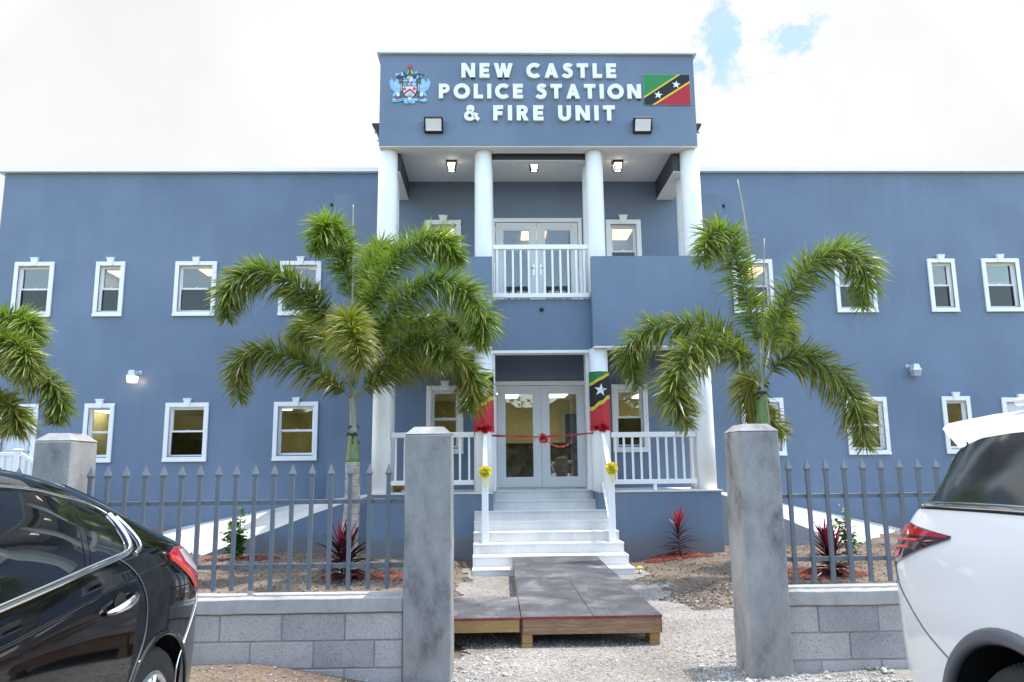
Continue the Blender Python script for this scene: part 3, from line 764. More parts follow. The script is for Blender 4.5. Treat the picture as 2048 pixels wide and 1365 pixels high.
# ------------------------------------------------------------------ sign lettering on the fascia
sign = thing('station_sign', 'raised white capital letters reading NEW CASTLE POLICE STATION & FIRE UNIT', 'sign', (0.97, FY - 0.03, 8.4))
GW = {}
def arc(cx, cy, rx, ry, a0, a1, n=20):
    return [(cx + rx * cos(radians(lerp(a0, a1, i / n))), cy + ry * sin(radians(lerp(a0, a1, i / n)))) for i in range(n + 1)]
S_ = 0.265    # stroke of a bold geometric capital, cap height 1
def quad_strip(outer, inner):
    return [[outer[i], outer[i + 1], inner[i + 1], inner[i]] for i in range(len(outer) - 1)]
def glyph(ch):
    """list of convex pieces (x, y) with cap height 1, and advance width"""
    s = S_
    R = lambda a, b_, c, d: [(a, c), (b_, c), (b_, d), (a, d)]
    if ch == 'N': return [R(0, s, 0, 1), R(.62, .62 + s, 0, 1), [(s * .02, 1), (s * 1.08, 1), (.62 + s * .98, 0), (.62 - s * .08, 0)]], .62 + s
    if ch == 'E': return [R(0, s, 0, 1), R(s, .64, 1 - s * .95, 1), R(s, .60, .5 - s * .45, .5 + s * .45), R(s, .64, 0, s * .95)], .64
    if ch == 'F': return [R(0, s, 0, 1), R(s, .62, 1 - s * .95, 1), R(s, .57, .5 - s * .55, .5 + s * .4)], .62
    if ch == 'L': return [R(0, s, 0, 1), R(s, .60, 0, s * .95)], .60
    if ch == 'I': return [R(0, s, 0, 1)], s
    if ch == 'T': return [R(0, .74, 1 - s * .95, 1), R(.37 - s / 2, .37 + s / 2, 0, 1 - s * .95)], .74
    if ch == 'W':
        w = 1.22; k = s * 1.02
        return [[(0, 1), (k, 1), (.26 + k * .93, 0), (.26 - .0, 0)], [(.26 + k * .07, 0), (.26 + k * .93, 0), (.61 + k * .42, 1), (.61 - k * .42, 1)],
                [(.61 - k * .42, 1), (.61 + k * .42, 1), (.96 - k * .07, 0), (.96 - k * .93, 0)], [(.96 - k * .93, 0), (.96, 0), (w, 1), (w - k, 1)]], w
    if ch == 'A':
        w = .90; k = s * 1.1
        return [[(0, 0), (k, 0), (.45 + k * .42, 1), (.45 - k * .42, 1)], [(w - k, 0), (w, 0), (.45 + k * .42, 1), (.45 - k * .42, 1)], R(.2, .7, .20, .20 + s * .85)], w
    if ch == 'O':
        o = arc(.5, .5, .53, .525, 0, 360, 40); i = arc(.5, .5, .53 - s * 1.03, .525 - s, 0, 360, 40)
        return quad_strip(o, i), 1.0
    if ch == 'C':
        o = arc(.5, .5, .53, .525, 46, 314, 30); i = arc(.5, .5, .53 - s * 1.03, .525 - s, 46, 314, 30)
        return quad_strip(o, i), .86
    if ch == 'U':
        o = [(0, 1)] + arc(.40, .38, .40, .40, 180, 360, 24) + [(.80, 1)]; i = [(s, 1)] + arc(.40, .38, .40 - s, .40 - s * .95, 180, 360, 24) + [(.80 - s, 1)]
        return quad_strip(o, i), .80
    if ch in 'PR':
        o = [(s, 1)] + arc(.38, .69, .31, .31, 90, -90, 18) + [(s, .38)]; i = [(s, 1 - s * .85)] + arc(.38, .69, .31 - s * .95, .31 - s * .85, 90, -90, 18) + [(s, .38 + s * .85)]
        g = [R(0, s, 0, 1)] + quad_strip(o, i)
        if ch == 'R': g.append([(.28, .42), (.52, .45), (.74, 0), (.74 - s * 1.15, 0)])
        return g, .70 if ch == 'P' else .74
    if ch == 'S':
        c = []
        pts = [(.565, .80), (.47, .875), (.33, .895), (.20, .85), (.155, .745), (.20, .645), (.33, .565), (.46, .49), (.525, .375), (.50, .22), (.39, .12), (.24, .105), (.11, .155), (.03, .235)]
        P = [Vector((a, b_, 0)) for a, b_ in pts]
        P = catmull(P, 40); o = []; i = []
        for k in range(len(P)):
            t = (P[min(k + 1, len(P) - 1)] - P[max(k - 1, 0)]).normalized(); nrm = Vector((-t.y, t.x, 0)) * (s * .49)
            o.append(((P[k] + nrm).x, (P[k] + nrm).y)); i.append(((P[k] - nrm).x, (P[k] - nrm).y))
        return quad_strip(o, i), .64
    if ch == '&':
        pts = [(.92, .05), (.70, .26), (.45, .55), (.27, .74), (.28, .86), (.40, .91), (.52, .86), (.52, .74), (.36, .60), (.17, .45), (.12, .28), (.20, .14), (.37, .09), (.55, .16), (.70, .32), (.78, .48)]
        P = catmull([Vector((a, b_, 0)) for a, b_ in pts], 60); o = []; i = []
        for k in range(len(P)):
            t = (P[min(k + 1, len(P) - 1)] - P[max(k - 1, 0)]).normalized(); nrm = Vector((-t.y, t.x, 0)) * (s * .42)
            o.append(((P[k] + nrm).x, (P[k] + nrm).y)); i.append(((P[k] - nrm).x, (P[k] - nrm).y))
        return quad_strip(o, i), .90
    return [], .34
def convex_slab(b, poly, y0, y1, mi=0):
    n = len(poly); o = len(b.v)
    b.v += [(p[0], y0, p[1]) for p in poly] + [(p[0], y1, p[1]) for p in poly]
    b.face([o + i for i in range(n)], mi)
    for i in range(n):
        j = (i + 1) % n
        b.face([o + i, o + n + i, o + n + j, o + j], mi)
def line_text(txt, x0, x1, z0, h):
    adv = []; tot = 0; words = txt
    gl = [glyph(c) for c in txt]
    w = sum(g[1] for g in gl) * h
    gap = (x1 - x0 - w) / (len(txt) - 1)
    x = x0
    for c, (pieces, a) in zip(txt, gl):
        if pieces:
            b = MB()
            for k, p in enumerate(pieces):
                # tiny step between overlapping strokes keeps faces from sharing a plane
                e = 0.0006 * (k % 7)
                area = sum(p[i][0] * p[(i + 1) % len(p)][1] - p[(i + 1) % len(p)][0] * p[i][1] for i in range(len(p)))
                if area < 0: p = p[::-1]
                convex_slab(b, [(x + q[0] * h, z0 + q[1] * h) for q in p], FY - 0.062 + e, FY - 0.003)
            b.build('letter', M_letter, sign, org=(x, FY - 0.03, z0))
        x += a * h + gap
line_text('NEW CASTLE', -0.57, 2.49, 9.315, 0.305)
line_text('POLICE STATION', -1.01, 2.97, 8.875, 0.305)
line_text('& FIRE UNIT', -0.52, 2.44, 8.415, 0.315)

# ------------------------------------------------------------------ national flag panel
fp = thing('national_flag_sign', 'flat green, black and red flag sign with two white stars on the fascia', 'flag panel', (3.49, FY - 0.02, 8.76))
def star(cx, cz, r, rot, k=0.40):
    return [(cx + (r if i % 2 == 0 else r * k) * sin(rot + i * pi / 5), cz + (r if i % 2 == 0 else r * k) * cos(rot + i * pi / 5)) for i in range(10)]
fx0, fx1, fz0, fz1 = 3.03, 3.955, 8.765, 9.405
def fpt(p): return (lerp(fx0, fx1, p[0]), lerp(fz0, fz1, p[1]))
b = MB(); b.box(fx0 - .004, fx1 + .004, FY - 0.02, FY - 0.002, fz0 - .004, fz1 + .004)
for k, poly in enumerate([[(0, 1), (0, .27), (.75, 1)], [(0, .27), (0, .21), (.81, 1), (.75, 1)], [(0, .21), (0, 0), (.17, 0), (1, .79), (1, 1), (.81, 1)], [(.17, 0), (.24, 0), (1, .72), (1, .79)], [(.24, 0), (1, 0), (1, .72)]]):
    b.prism([fpt(p) for p in poly][::-1], 'y', FY - 0.024, FY - 0.0205, [1, 2, 3, 2, 4][k])
fixnormals(b.build('panel', [M_steel, M_green, M_yel, M_blk, M_red], fp))
for (sx, sz) in ((.705, .665), (.31, .32)):
    c = fpt((sx, sz)); b = MB(); b.prism(star(c[0], c[1], 0.088, 0.15), 'y', FY - 0.027, FY - 0.0242); fixnormals(b.build('star', M_star, fp))

# ------------------------------------------------------------------ coat of arms
ca = thing('coat_of_arms', 'painted coat of arms, a shield between two pale blue pelicans, on the fascia', 'coat of arms', (-1.58, FY - 0.02, 8.73))
M_ab = mat('arms_pale_blue', (0.28, 0.58, 0.80), 0.5, var=0.25, scale=40); M_ad = mat('arms_navy', (0.03, 0.04, 0.10), 0.5); M_ar = mat('arms_red', (0.55, 0.06, 0.09), 0.5)
M_ag = mat('arms_green', (0.05, 0.16, 0.06), 0.5, var=0.4, scale=60); M_ao = mat('arms_gold', (0.60, 0.42, 0.10), 0.5); M_aw = mat('arms_white', (0.72, 0.78, 0.85), 0.5)
M_am = mat('arms_brown', (0.16, 0.11, 0.08), 0.5); M_ac = mat('arms_chief_blue', (0.10, 0.20, 0.45), 0.5); M_as = mat('arms_silver', (0.42, 0.46, 0.55), 0.4)
AK = 0.000862
def ap(p): return (-1.583 + (p[0] - 683) * AK, 9.19 - (p[1] - 640) * AK)
def arms(name, items):
    """items: list of (mat, layer, [polys])"""
    mats = []; b = MB()
    for m, lay, polys in items:
        if m not in mats: mats.append(m)
        for k, poly in enumerate(polys):
            q = [ap(p) for p in poly]
            b.prism(q, 'y', FY - 0.006 - 0.0035 * lay - 0.0003 * (k % 9), FY - 0.003, mats.index(m))
    return fixnormals(b.build(name, mats, ca))
def mir(poly): return [(1366 - p[0], p[1]) for p in poly][::-1]
def disc(cx, cy, r, n=16, ry=None): return [(cx + r * cos(2 * pi * i / n), cy + (ry or r) * sin(2 * pi * i / n)) for i in range(n)]
wing = [(245, 490), (262, 545), (240, 540), (215, 570), (222, 640), (240, 700), (250, 745), (300, 790), (350, 812), (288, 930), (330, 925), (400, 862), (466, 800), (472, 640), (432, 590), (424, 500), (405, 470), (395, 540), (376, 480), (362, 545), (350, 510), (332, 600), (300, 560), (270, 500)]
for f in (lambda p: p, mir):
    arms('pelican', [(M_ab, 1, [f(wing)]), (M_as, 2, [f([(258, 560), (285, 590), (320, 690), (390, 720), (460, 730), (462, 745), (385, 742), (305, 705), (270, 620)]), f([(240, 640), (262, 700), (320, 760), (400, 780), (396, 792), (315, 775), (250, 715)])]),
        (M_aw, 2, [f([(392, 850), (450, 838), (458, 928), (400, 932), (378, 905)])]), (M_ar, 3, [f([(360, 915), (395, 935), (440, 930), (445, 960), (415, 982), (385, 965)])]),
        (M_am, 3, [f([(420, 570), (505, 610), (505, 840), (478, 840), (474, 660), (425, 600)])]), (M_ag, 3, [f([(455, 855), (498, 850), (500, 945), (452, 945)])]), (M_aw, 4, [f([(480, 640), (496, 640), (496, 800), (484, 810)])])])
arms('mantling', [(M_ad, 1, [[(365, 430), (440, 425), (520, 440), (500, 360), (545, 310), (575, 380), (620, 430), (760, 430), (830, 390), (880, 400), (905, 360), (960, 385), (1012, 400), (955, 440), (930, 500), (850, 560), (820, 590), (540, 590), (440, 540), (380, 480)]]),
    (M_ab, 2, [[(350, 365), (380, 380), (430, 360), (445, 400), (400, 415), (365, 450), (352, 420)], [(470, 345), (525, 340), (520, 380), (545, 410), (530, 440), (500, 420), (480, 430)], [(780, 345), (815, 330), (830, 305), (845, 335), (872, 345), (835, 355), (815, 378), (800, 358)], [(835, 425), (870, 420), (880, 470), (850, 510), (800, 520), (840, 480)], [(900, 460), (940, 415), (960, 420), (915, 475)], [(535, 480), (570, 470), (560, 520), (600, 520), (640, 570), (560, 575), (500, 550), (560, 540)], [(740, 500), (820, 520), (830, 560), (770, 590), (730, 560)]]),
    (M_ag, 2, [[(425, 505), (520, 520), (540, 555), (500, 580), (440, 585), (430, 545)], mir([(425, 505), (500, 525), (525, 560), (470, 600), (440, 585)])]),
    (M_as, 3, [disc(680, 500, 78, 20, 70)]), (M_ad, 4, [[(610, 520), (660, 520), (650, 540), (620, 540)]]), (M_aw, 4, [[(690, 480), (735, 475), (740, 560), (680, 600), (655, 608), (700, 545)]])])
arms('crest', [(M_ag, 4, [[(600, 425), (660, 250), (715, 250), (775, 425), (690, 440)]]), (M_ao, 5, [[(610, 395), (650, 290), (665, 290), (640, 390)], [(700, 290), (720, 300), (765, 385), (725, 395)]]), (M_aw, 6, [[(703, 292), (716, 300), (752, 385), (735, 388)]]), (M_am, 5, [[(650, 300), (725, 300), (720, 285), (656, 285)]]), (M_ag, 6, [[(655, 345), (690, 330), (715, 350), (705, 400), (665, 400)]]), (M_ar, 6, [disc(688, 195, 42)]), (M_am, 5, [[(660, 225), (714, 225), (712, 255), (662, 255)]])])
sh = [(512, 592), (850, 592), (848, 760), (828, 870), (770, 950), (683, 1000), (600, 950), (538, 875), (514, 760)]
shi = [(683 + (p[0] - 683) * .94, 780 + (p[1] - 780) * .955) for p in sh]
fl5 = lambda cx, cy: [disc(cx + 32 * sin(k * 2 * pi / 5 + .0), cy - 32 * cos(k * 2 * pi / 5), 13, 8) for k in range(5)] + [disc(cx, cy, 20, 10)]
arms('shield', [(M_ad, 5, [sh]), (M_aw, 6, [shi]), (M_ac, 7, [[(524, 602), (842, 602), (842, 700), (524, 700)]]), (M_ao, 8, [disc(566, 650, 22, 12, 36), disc(672, 650, 36)]), (M_aw, 8, [disc(780, 648, 40)]), (M_ac, 9, [disc(780, 646, 17)]),
    (M_ar, 7, [[(683, 745), (822, 862), (800, 908), (683, 808), (558, 908), (540, 862)]]), (M_ar, 8, fl5(567, 760) + fl5(786, 758)), (M_ar, 7, [[(618, 932), (752, 930), (720, 955), (650, 955)]]), (M_ab, 8, [[(630, 920), (650, 870), (680, 850), (685, 920)], [(692, 920), (695, 850), (730, 870), (742, 918)]]), (M_ad, 8, [[(612, 925), (640, 940), (615, 945)]])])
scr = [(288, 1005), (310, 1000), (318, 978), (340, 985), (345, 1005), (420, 1012), (600, 985), (625, 985), (625, 1030), (745, 1030), (745, 985), (765, 985), (950, 1010), (1005, 1000), (1015, 975), (1040, 980), (1045, 1000), (1080, 1000), (1072, 1060), (1000, 1068), (860, 1052), (795, 1045), (805, 1065), (798, 1105), (760, 1115), (680, 1102), (600, 1115), (562, 1105), (555, 1065), (570, 1045), (500, 1052), (380, 1078), (300, 1070)]
arms('scroll', [(M_ab, 5, [scr]), (M_aw, 6, [[(625, 985), (742, 985), (725, 1025), (650, 1025)]])])
def arms_text(t, px, py, h, rot):
    me = text_mesh(t, h * AK, 0.0006, 0.0, 1.1)
    me.materials.append(M_ad)
    x, z = ap((px, py)); me.transform(Matrix.Rotation(rot, 4, 'Z')); me.transform(Matrix.Rotation(radians(90), 4, 'X'))
    link(bpy.data.objects.new('motto', me), (x, FY - 0.0285, z), ca)
arms_text('COUNTRY', 458, 1050, 46, radians(4)); arms_text('SELF', 900, 1045, 46, radians(-5)); arms_text('ABOVE', 680, 1092, 44, 0)

# ------------------------------------------------------------------ lamps and fittings
def flood(x, y, z, rotz, label):
    """wall pack: black box housing with sloped glass front; built facing -Y then turned"""
    t = thing('flood_light', label, 'flood light', (x, y, z), 'wall-mounted flood lights')
    w, h, d = 0.18, 0.265, 0.20
    b = MB()
    b.prism([(0, 0), (-0.06, -0.005), (-0.195, h * .90), (-0.185, h), (0, h)], 'x', -w, w)
    for k in range(5): b.box(-w + 0.04 + k * 0.07, -w + 0.05 + k * 0.07, -0.17, -0.01, h, h + 0.012)
    for s in (-1, 1): b.tube([(s * w, -d * .6, 0.06), (s * (w + 0.02), -d * .6, 0.06)], 0.015, 8)
    hous = b.build('housing', M_black, t, org=(0, 0, 0)); hous.location = (0, 0, 0)
    def fr(u, v, o): # point on the sloped front
        yy = lerp(-0.06, -0.195, v); zz = lerp(-0.005, h * .90, v); nrm = Vector((0, -(h * .9), -0.135)).normalized()
        return (lerp(-w, w, u), yy + nrm.y * o, zz + nrm.z * o)
    b = MB()
    P = [fr(.08, .1, .004), fr(.92, .1, .004), fr(.92, .92, .004), fr(.08, .92, .004), fr(.08, .1, -.002), fr(.92, .1, -.002), fr(.92, .92, -.002), fr(.08, .92, -.002)]
    b.add(P, [(0, 1, 2, 3), (0, 4, 5, 1), (1, 5, 6, 2), (2, 6, 7, 3), (3, 7, 4, 0)])
    b.add([fr(.08, .10, .006), fr(.92, .10, .006), fr(.92, .34, .006), fr(.08, .34, .006)], [(0, 1, 2, 3)], 1)
    lens = b.build('lens', [M_dull, mat('frosted_lens_band', (0.85, 0.86, 0.88), 0.25)], t, org=(0, 0, 0)); lens.location = (0, 0, 0)
    t.rotation_euler = (0, 0, rotz)
    return t
flood(-1.105, FY - 0.002, 8.17, 0, 'black-framed flood light on the fascia below the coat of arms')
flood(2.965, FY - 0.002, 8.17, 0, 'black-framed flood light on the fascia below the flag panel')
flood(TX0 - 0.002, FY + 0.5, 8.27, radians(-90), 'black flood light seen edge-on at the left side of the tower')
flood(TX1 + 0.002, FY + 0.5, 8.27, radians(90), 'black flood light seen edge-on at the right side of the tower')
def lantern(x, y, label):
    t = thing('ceiling_lantern', label, 'lantern', (x, y, 7.96), 'lit lanterns on the porch ceiling')
    b = MB(); z1 = 7.958; w0, w1, zt, zb = 0.092, 0.066, z1 - 0.04, z1 - 0.195
    b.bbox(x - 0.105, x + 0.105, y - 0.105, y + 0.105, z1 - 0.04, z1, 0.008)
    for sx in (-1, 1):
        for sy in (-1, 1):
            b.tube([(x + sx * w0, y + sy * w0, zt), (x + sx * w1, y + sy * w1, zb)], 0.013, 6)
    for k in range(4):
        c = [(-1, -1), (1, -1), (1, 1), (-1, 1)]; p, q = c[k], c[(k + 1) % 4]
        b.tube([(x + p[0] * w1, y + p[1] * w1, zb), (x + q[0] * w1, y + q[1] * w1, zb)], 0.013, 6)
        wm = lerp(w0, w1, .62); zm = lerp(zt, zb, .62)
        b.tube([(x + p[0] * wm, y + p[1] * wm, zm), (x + q[0] * wm, y + q[1] * wm, zm)], 0.006, 6)
    b.build('lantern_frame', M_black, t)
    g = MB(); e = 0.88
    g.add([(x + sx * w * e, y + sy * w * e, z) for (w, z) in ((w0, zt - 0.004), (w1, zb + 0.006)) for sx, sy in ((-1, -1), (1, -1), (1, 1), (-1, 1))],
          [(0, 1, 5, 4), (1, 2, 6, 5), (2, 3, 7, 6), (3, 0, 4, 7), (4, 5, 6, 7)])
    g.build('lit_glass', M_bulb, t)
    return t
lantern(-0.81, FY + 0.9, 'lit black-framed lantern on the upper porch ceiling, between the two left columns')
lantern(0.89, FY + 0.9, 'lit black-framed lantern on the upper porch ceiling above the balcony doors')
lantern(2.62, FY + 0.9, 'lit black-framed lantern on the upper porch ceiling, between the two right columns')
def wall_lamp(x, z, side, lit, label):
    t = thing('wall_light', label, 'wall light', (x, WY - 0.17, z), 'square jar lights on the wing walls')
    y = WY - 0.17
    def fr(b, w0, z0, w1, z1, mi=0):
        b.add([(x + sx * w, y + sy * w, zz) for (w, zz) in ((w0, z0), (w1, z1)) for sx, sy in ((-1, -1), (1, -1), (1, 1), (-1, 1))],
              [(3, 2, 1, 0), (4, 5, 6, 7), (0, 1, 5, 4), (1, 2, 6, 5), (2, 3, 7, 6), (3, 0, 4, 7)], mi)
    b = MB(); fr(b, 0.085, 0.03 + z, 0.062, 0.14 + z); fr(b, 0.11, -0.01 + z, 0.085, 0.03 + z)
    b.tube([(x + side * .05, y + 0.02, z + 0.09), (x + side * 0.09, y + 0.10, z + 0.10), (x + side * 0.10, WY - 0.02, z + 0.10)], 0.018, 8)
    b.lathe([(0.05, -0.02), (0.05, 0)], (x + side * 0.10, WY - 0.001, z + 0.10), 16, 'y')
    b.build('lamp_housing', mat('cast_aluminium', (0.62, 0.66, 0.70), 0.35, 0.3), t)
    g = MB(); fr(g, 0.080, -0.155 + z, 0.100, -0.011 + z); g.build('lamp_glass', M_bulbw if lit else mat('prismatic_glass', (0.40, 0.43, 0.48), 0.2), t)
wall_lamp(-8.50, 3.97, 1, True, 'lit square wall light glowing warm on the left wing')
wall_lamp(10.27, 3.98, -1, False, 'unlit square wall light on the right wing')
if True:
    pl = bpy.data.lights.new('wall_lamp_light', 'POINT'); pl.energy = 0.30; pl.color = (1.0, 0.62, 0.36); pl.shadow_soft_size = 0.04
    po = bpy.data.objects.new('wall_lamp_light', pl); link(po, (-8.34, WY - 0.10, 3.84))
def stub(x, y, z, label):
    t = thing('wall_fitting', label, 'fitting', (x, y, z), 'small dark fittings on the walls')
    b = MB(); b.lathe([(0.035, -0.02), (0.042, -0.01), (0.042, 0.0)], (x, y - .001, z), 14, 'y'); b.build('back_plate', M_black, t)
    b = MB(); b.lathe([(0.0, -0.075), (0.02, -0.07), (0.03, -0.05), (0.03, -0.021)], (x, y - .001, z), 14, 'y'); b.build('dome', mat('smoked_dome', (0.03, 0.03, 0.035), 0.12), t)
stub(-3.98, WY, 8.25, 'small dark dome fitting high on the left wing beside the porch')
stub(5.86, WY, 8.20, 'small dark dome fitting high on the right wing beside the porch')
stub(0.96, FY + 0.36, 4.73, 'small dark dome fitting on the balcony edge below the white railing')

# ------------------------------------------------------------------ opening-day decorations
M_clothr = mat('red_cloth', (0.50, 0.025, 0.035), 0.65, bump=0.2, bscale=18, stretch=(1, 1, 0.2)); M_clothg = mat('green_cloth', (0.02, 0.19, 0.06), 0.65); M_clothy = mat('yellow_cloth', (0.66, 0.50, 0.03), 0.65); M_clothk = mat('black_cloth', (0.010, 0.011, 0.016), 0.65)
def flag_wrap(cx, cy, label, mirror_x=1):
    t = thing('flag_drape', label, 'flag drape', (cx, cy, 2.43), 'flag drapes on the entrance columns')
    z0, z1 = 2.43, 3.49; H = z1 - z0; r = 0.187
    def bounds(s):
        f = (s + 1) / 2
        wv = 0.012 * sin(7 * s)
        return [0, lerp(.20, .005, f) + wv * .3, lerp(.255, .06, f) + wv * .3, lerp(.635, .40, f) + wv, lerp(.70, .47, f) + wv, 1.0]
    b = MB(); n = 72
    cols = []
    for i in range(n + 1):
        th = 2 * pi * i / n; s = sin(th) if cos(th) > 0 else sin(th)
        rr = r + 0.004 * sin(th * 9)
        cols.append((cx + rr * sin(th), cy - rr * cos(th), bounds(s)))
    o = 0
    for i in range(n):
        for k in range(5):
            (xa, ya, ba), (xb, yb, bb) = cols[i], cols[i + 1]
            b.add([(xa, ya, z1 - ba[k + 1] * H), (xb, yb, z1 - bb[k + 1] * H), (xb, yb, z1 - bb[k] * H), (xa, ya, z1 - ba[k] * H)], [(0, 1, 2, 3)], [0, 1, 2, 1, 3][k], True)
    b.build('flag_cloth', [M_clothg, M_clothy, M_clothk, M_clothr], t)
    def onc(px, pz, e): 
        th = px / r; return (cx + (r + e) * sin(th), cy - (r + e) * cos(th), pz)
    s_ = star(0.0, z1 - .33 * H, 0.125, 0.12, .38)
    b = MB(); c0 = onc(0, z1 - .33 * H, 0.009)
    for i in range(10):
        b.add([c0, onc(*s_[i], 0.009), onc(*s_[(i + 1) % 10], 0.009)], [(0, 2, 1)])
    b.build('star', M_star, t)
    # red net rosette gathering the foot of the drape
    rnd = random.Random(int(cx * 100)); b = MB()
    for k in range(130):
        d = Vector((rnd.gauss(0, 1), rnd.gauss(0, 1), rnd.gauss(0, 1))).normalized(); c = Vector((cx + 0.02, cy - r - 0.045, z0 + 0.01))
        p = c + d * rnd.uniform(0.055, 0.10); u = d.orthogonal().normalized() * rnd.uniform(.02, .035); v = d.cross(u).normalized() * rnd.uniform(.02, .035)
        b.add([c + d * .02, p + u, p + v * 1.1, p - u], [(0, 1, 2), (0, 2, 3)], 0, True)
    for k in range(60):
        th = rnd.uniform(-1.6, 1.6); a = onc(0.02, z0 + 0.01, 0.02); e = onc(th * r, z0 + rnd.uniform(-0.03, 0.07), 0.008); e2 = onc(th * r, z0 + rnd.uniform(-0.06, 0.03), 0.012)
        m_ = ((a[0] + e[0]) / 2, min(a[1], e[1]) - 0.03, (a[2] + e[2]) / 2)
        b.add([a, m_, e, e2], [(0, 1, 2), (0, 2, 3)], 0, True)
    b.build('rosette', mat('red_net', (0.62, 0.02, 0.03), 0.6), t)
    return t
flag_wrap(LX[1], FY + 0.26, 'flag drape with red rosette on the left entrance column, partly behind palm leaves')
flag_wrap(LX[2], FY + 0.26, 'flag drape with a clear white star on the right entrance column')
rb = thing('ceremony_ribbon', 'red ribbon with a bow and curled tail stretched across the entrance doors', 'ribbon', (0.92, FY + 0.05, 2.25))
M_rib = mat('red_satin', (0.36, 0.012, 0.03), 0.35); M_rib2 = mat('coral_ribbon', (0.62, 0.045, 0.04), 0.4)
b = MB()
pts = [(LX[1] + 0.18, FY + 0.24, 2.33), (0.02, FY + 0.10, 2.315), (0.45, FY + 0.08, 2.295), (0.92, FY + 0.07, 2.285), (1.40, FY + 0.08, 2.31), (1.83, FY + 0.12, 2.345), (LX[2] - 0.18, FY + 0.24, 2.36)]
pp = catmull(pts, 30)
for i in range(29):
    tw = 0.022 * (0.75 + 0.25 * sin(i * 1.3)) ; tw2 = 0.022 * (0.75 + 0.25 * sin((i + 1) * 1.3))
    b.add([pp[i] + Vector((0, 0, -tw)), pp[i + 1] + Vector((0, 0, -tw2)), pp[i + 1] + Vector((0, 0, tw2)), pp[i] + Vector((0, 0, tw))], [(0, 1, 2, 3)], 0, True)
b.build('ribbon_band', M_rib, rb)
rnd = random.Random(4); b = MB()
for k in range(16):
    a = rnd.uniform(0, 2 * pi); ln = rnd.uniform(.05, .10); c = Vector((0.92, FY + 0.045, 2.25))
    d = Vector((cos(a), -0.5 * rnd.random(), sin(a)))
    loop = [c + d * (ln * sin(q * pi / 8)) * 1.0 + Vector((0, -0.05 * sin(q * pi / 8), 0)) + d.cross(Vector((0, 1, 0))) * (0.045 * sin(q * 2 * pi / 8)) for q in range(9)]
    for q in range(8):
        b.add([loop[q] + Vector((0, .015, .012)), loop[q + 1] + Vector((0, .015, .012)), loop[q + 1] - Vector((0, .015, .012)), loop[q] - Vector((0, .015, .012))], [(0, 1, 2, 3)], 0, True)
b.build('bow', M_rib2, rb)
b = MB(); tail = catmull([(0.95, FY + 0.03, 2.24), (1.08, FY + 0.02, 2.14), (1.26, FY + 0.02, 2.10), (1.40, FY + 0.03, 2.15), (1.48, FY + 0.05, 2.28)], 40)
for i in range(39):
    w0 = Vector((0.012 * sin(i * .9), 0.012 * cos(i * .9), 0.014)); w1 = Vector((0.012 * sin(i * .9 + .9), 0.012 * cos(i * .9 + .9), 0.014))
    b.add([tail[i] - w0, tail[i + 1] - w1, tail[i + 1] + w1, tail[i] + w0], [(0, 1, 2, 3)], 0, True)
b.build('ribbon_tail', M_rib2, rb)
def pompom(x, y, z, label, sd):
    t = thing('pompom', label, 'pompom', (x, y, z), 'yellow pompoms on the stair rails')
    rnd = random.Random(sd); b = MB(); c = Vector((x, y, z))
    for k in range(420):
        d = Vector((rnd.gauss(0, 1), rnd.gauss(0, 1), rnd.gauss(0, 1))).normalized()
        p = c + d * rnd.uniform(0.075, 0.108); u = d.orthogonal(); u.rotate(Matrix.Rotation(rnd.uniform(0, 6.3), 3, d)); u = u.normalized() * 0.022; v = d.cross(u) * 0.6
        b.add([c + d * 0.04, p + u, p + v + d * .008, p - u], [(0, 1, 2), (0, 2, 3)], 0, True)
    b.build('tissue_ball', mat('yellow_tissue', (0.92, 0.80, 0.08), 0.7), t)
    b = MB()
    for s in (-.02, .0, .025):
        q = catmull([(x + s, y - .05, z - .08), (x + s * 1.5, y - 0.075, z - .15), (x + s * .5, y - .075, z - rnd.uniform(.2, .3))], 8)
        for i in range(7): b.add([q[i] - Vector((.007, 0, 0)), q[i + 1] - Vector((.007, 0, 0)), q[i + 1] + Vector((.007, 0, 0)), q[i] + Vector((.007, 0, 0))], [(0, 1, 2, 3)])
    b.build('streamer', mat('yellow_streamer', (0.88, 0.75, 0.15), 0.6), t)
pompom(-0.13, FY - 0.84, 1.665, 'yellow tissue pompom on the left stair rail post', 1)
pompom(2.03, FY - 0.84, 1.70, 'yellow tissue pompom on the right stair rail post', 2)
# basket on porch
bk = thing('basket', 'orange wicker basket with a tall hoop handle on the porch floor behind the left railing', 'basket', (-1.85, 14.95, FLOOR))
M_wick = mat('orange_wicker', (0.50, 0.24, 0.06), 0.6, var=0.3, scale=60)
b = MB(); b.lathe([(0.0, 0.0), (0.10, 0.0), (0.17, 0.12), (0.175, 0.13), (0.165, 0.13), (0.10, 0.02), (0.0, 0.02)], (-1.85, 14.95, FLOOR + .001), 24); b.build('bowl', M_wick, bk)
b = MB(); b.tube(catmull([(-2.01, 14.95, FLOOR + .12), (-2.02, 14.95, FLOOR + .36), (-1.92, 14.95, FLOOR + .52), (-1.78, 14.95, FLOOR + .50), (-1.68, 14.95, FLOOR + .34), (-1.69, 14.95, FLOOR + .12)], 30), 0.011, 8); b.build('hoop_handle', M_wick, bk)

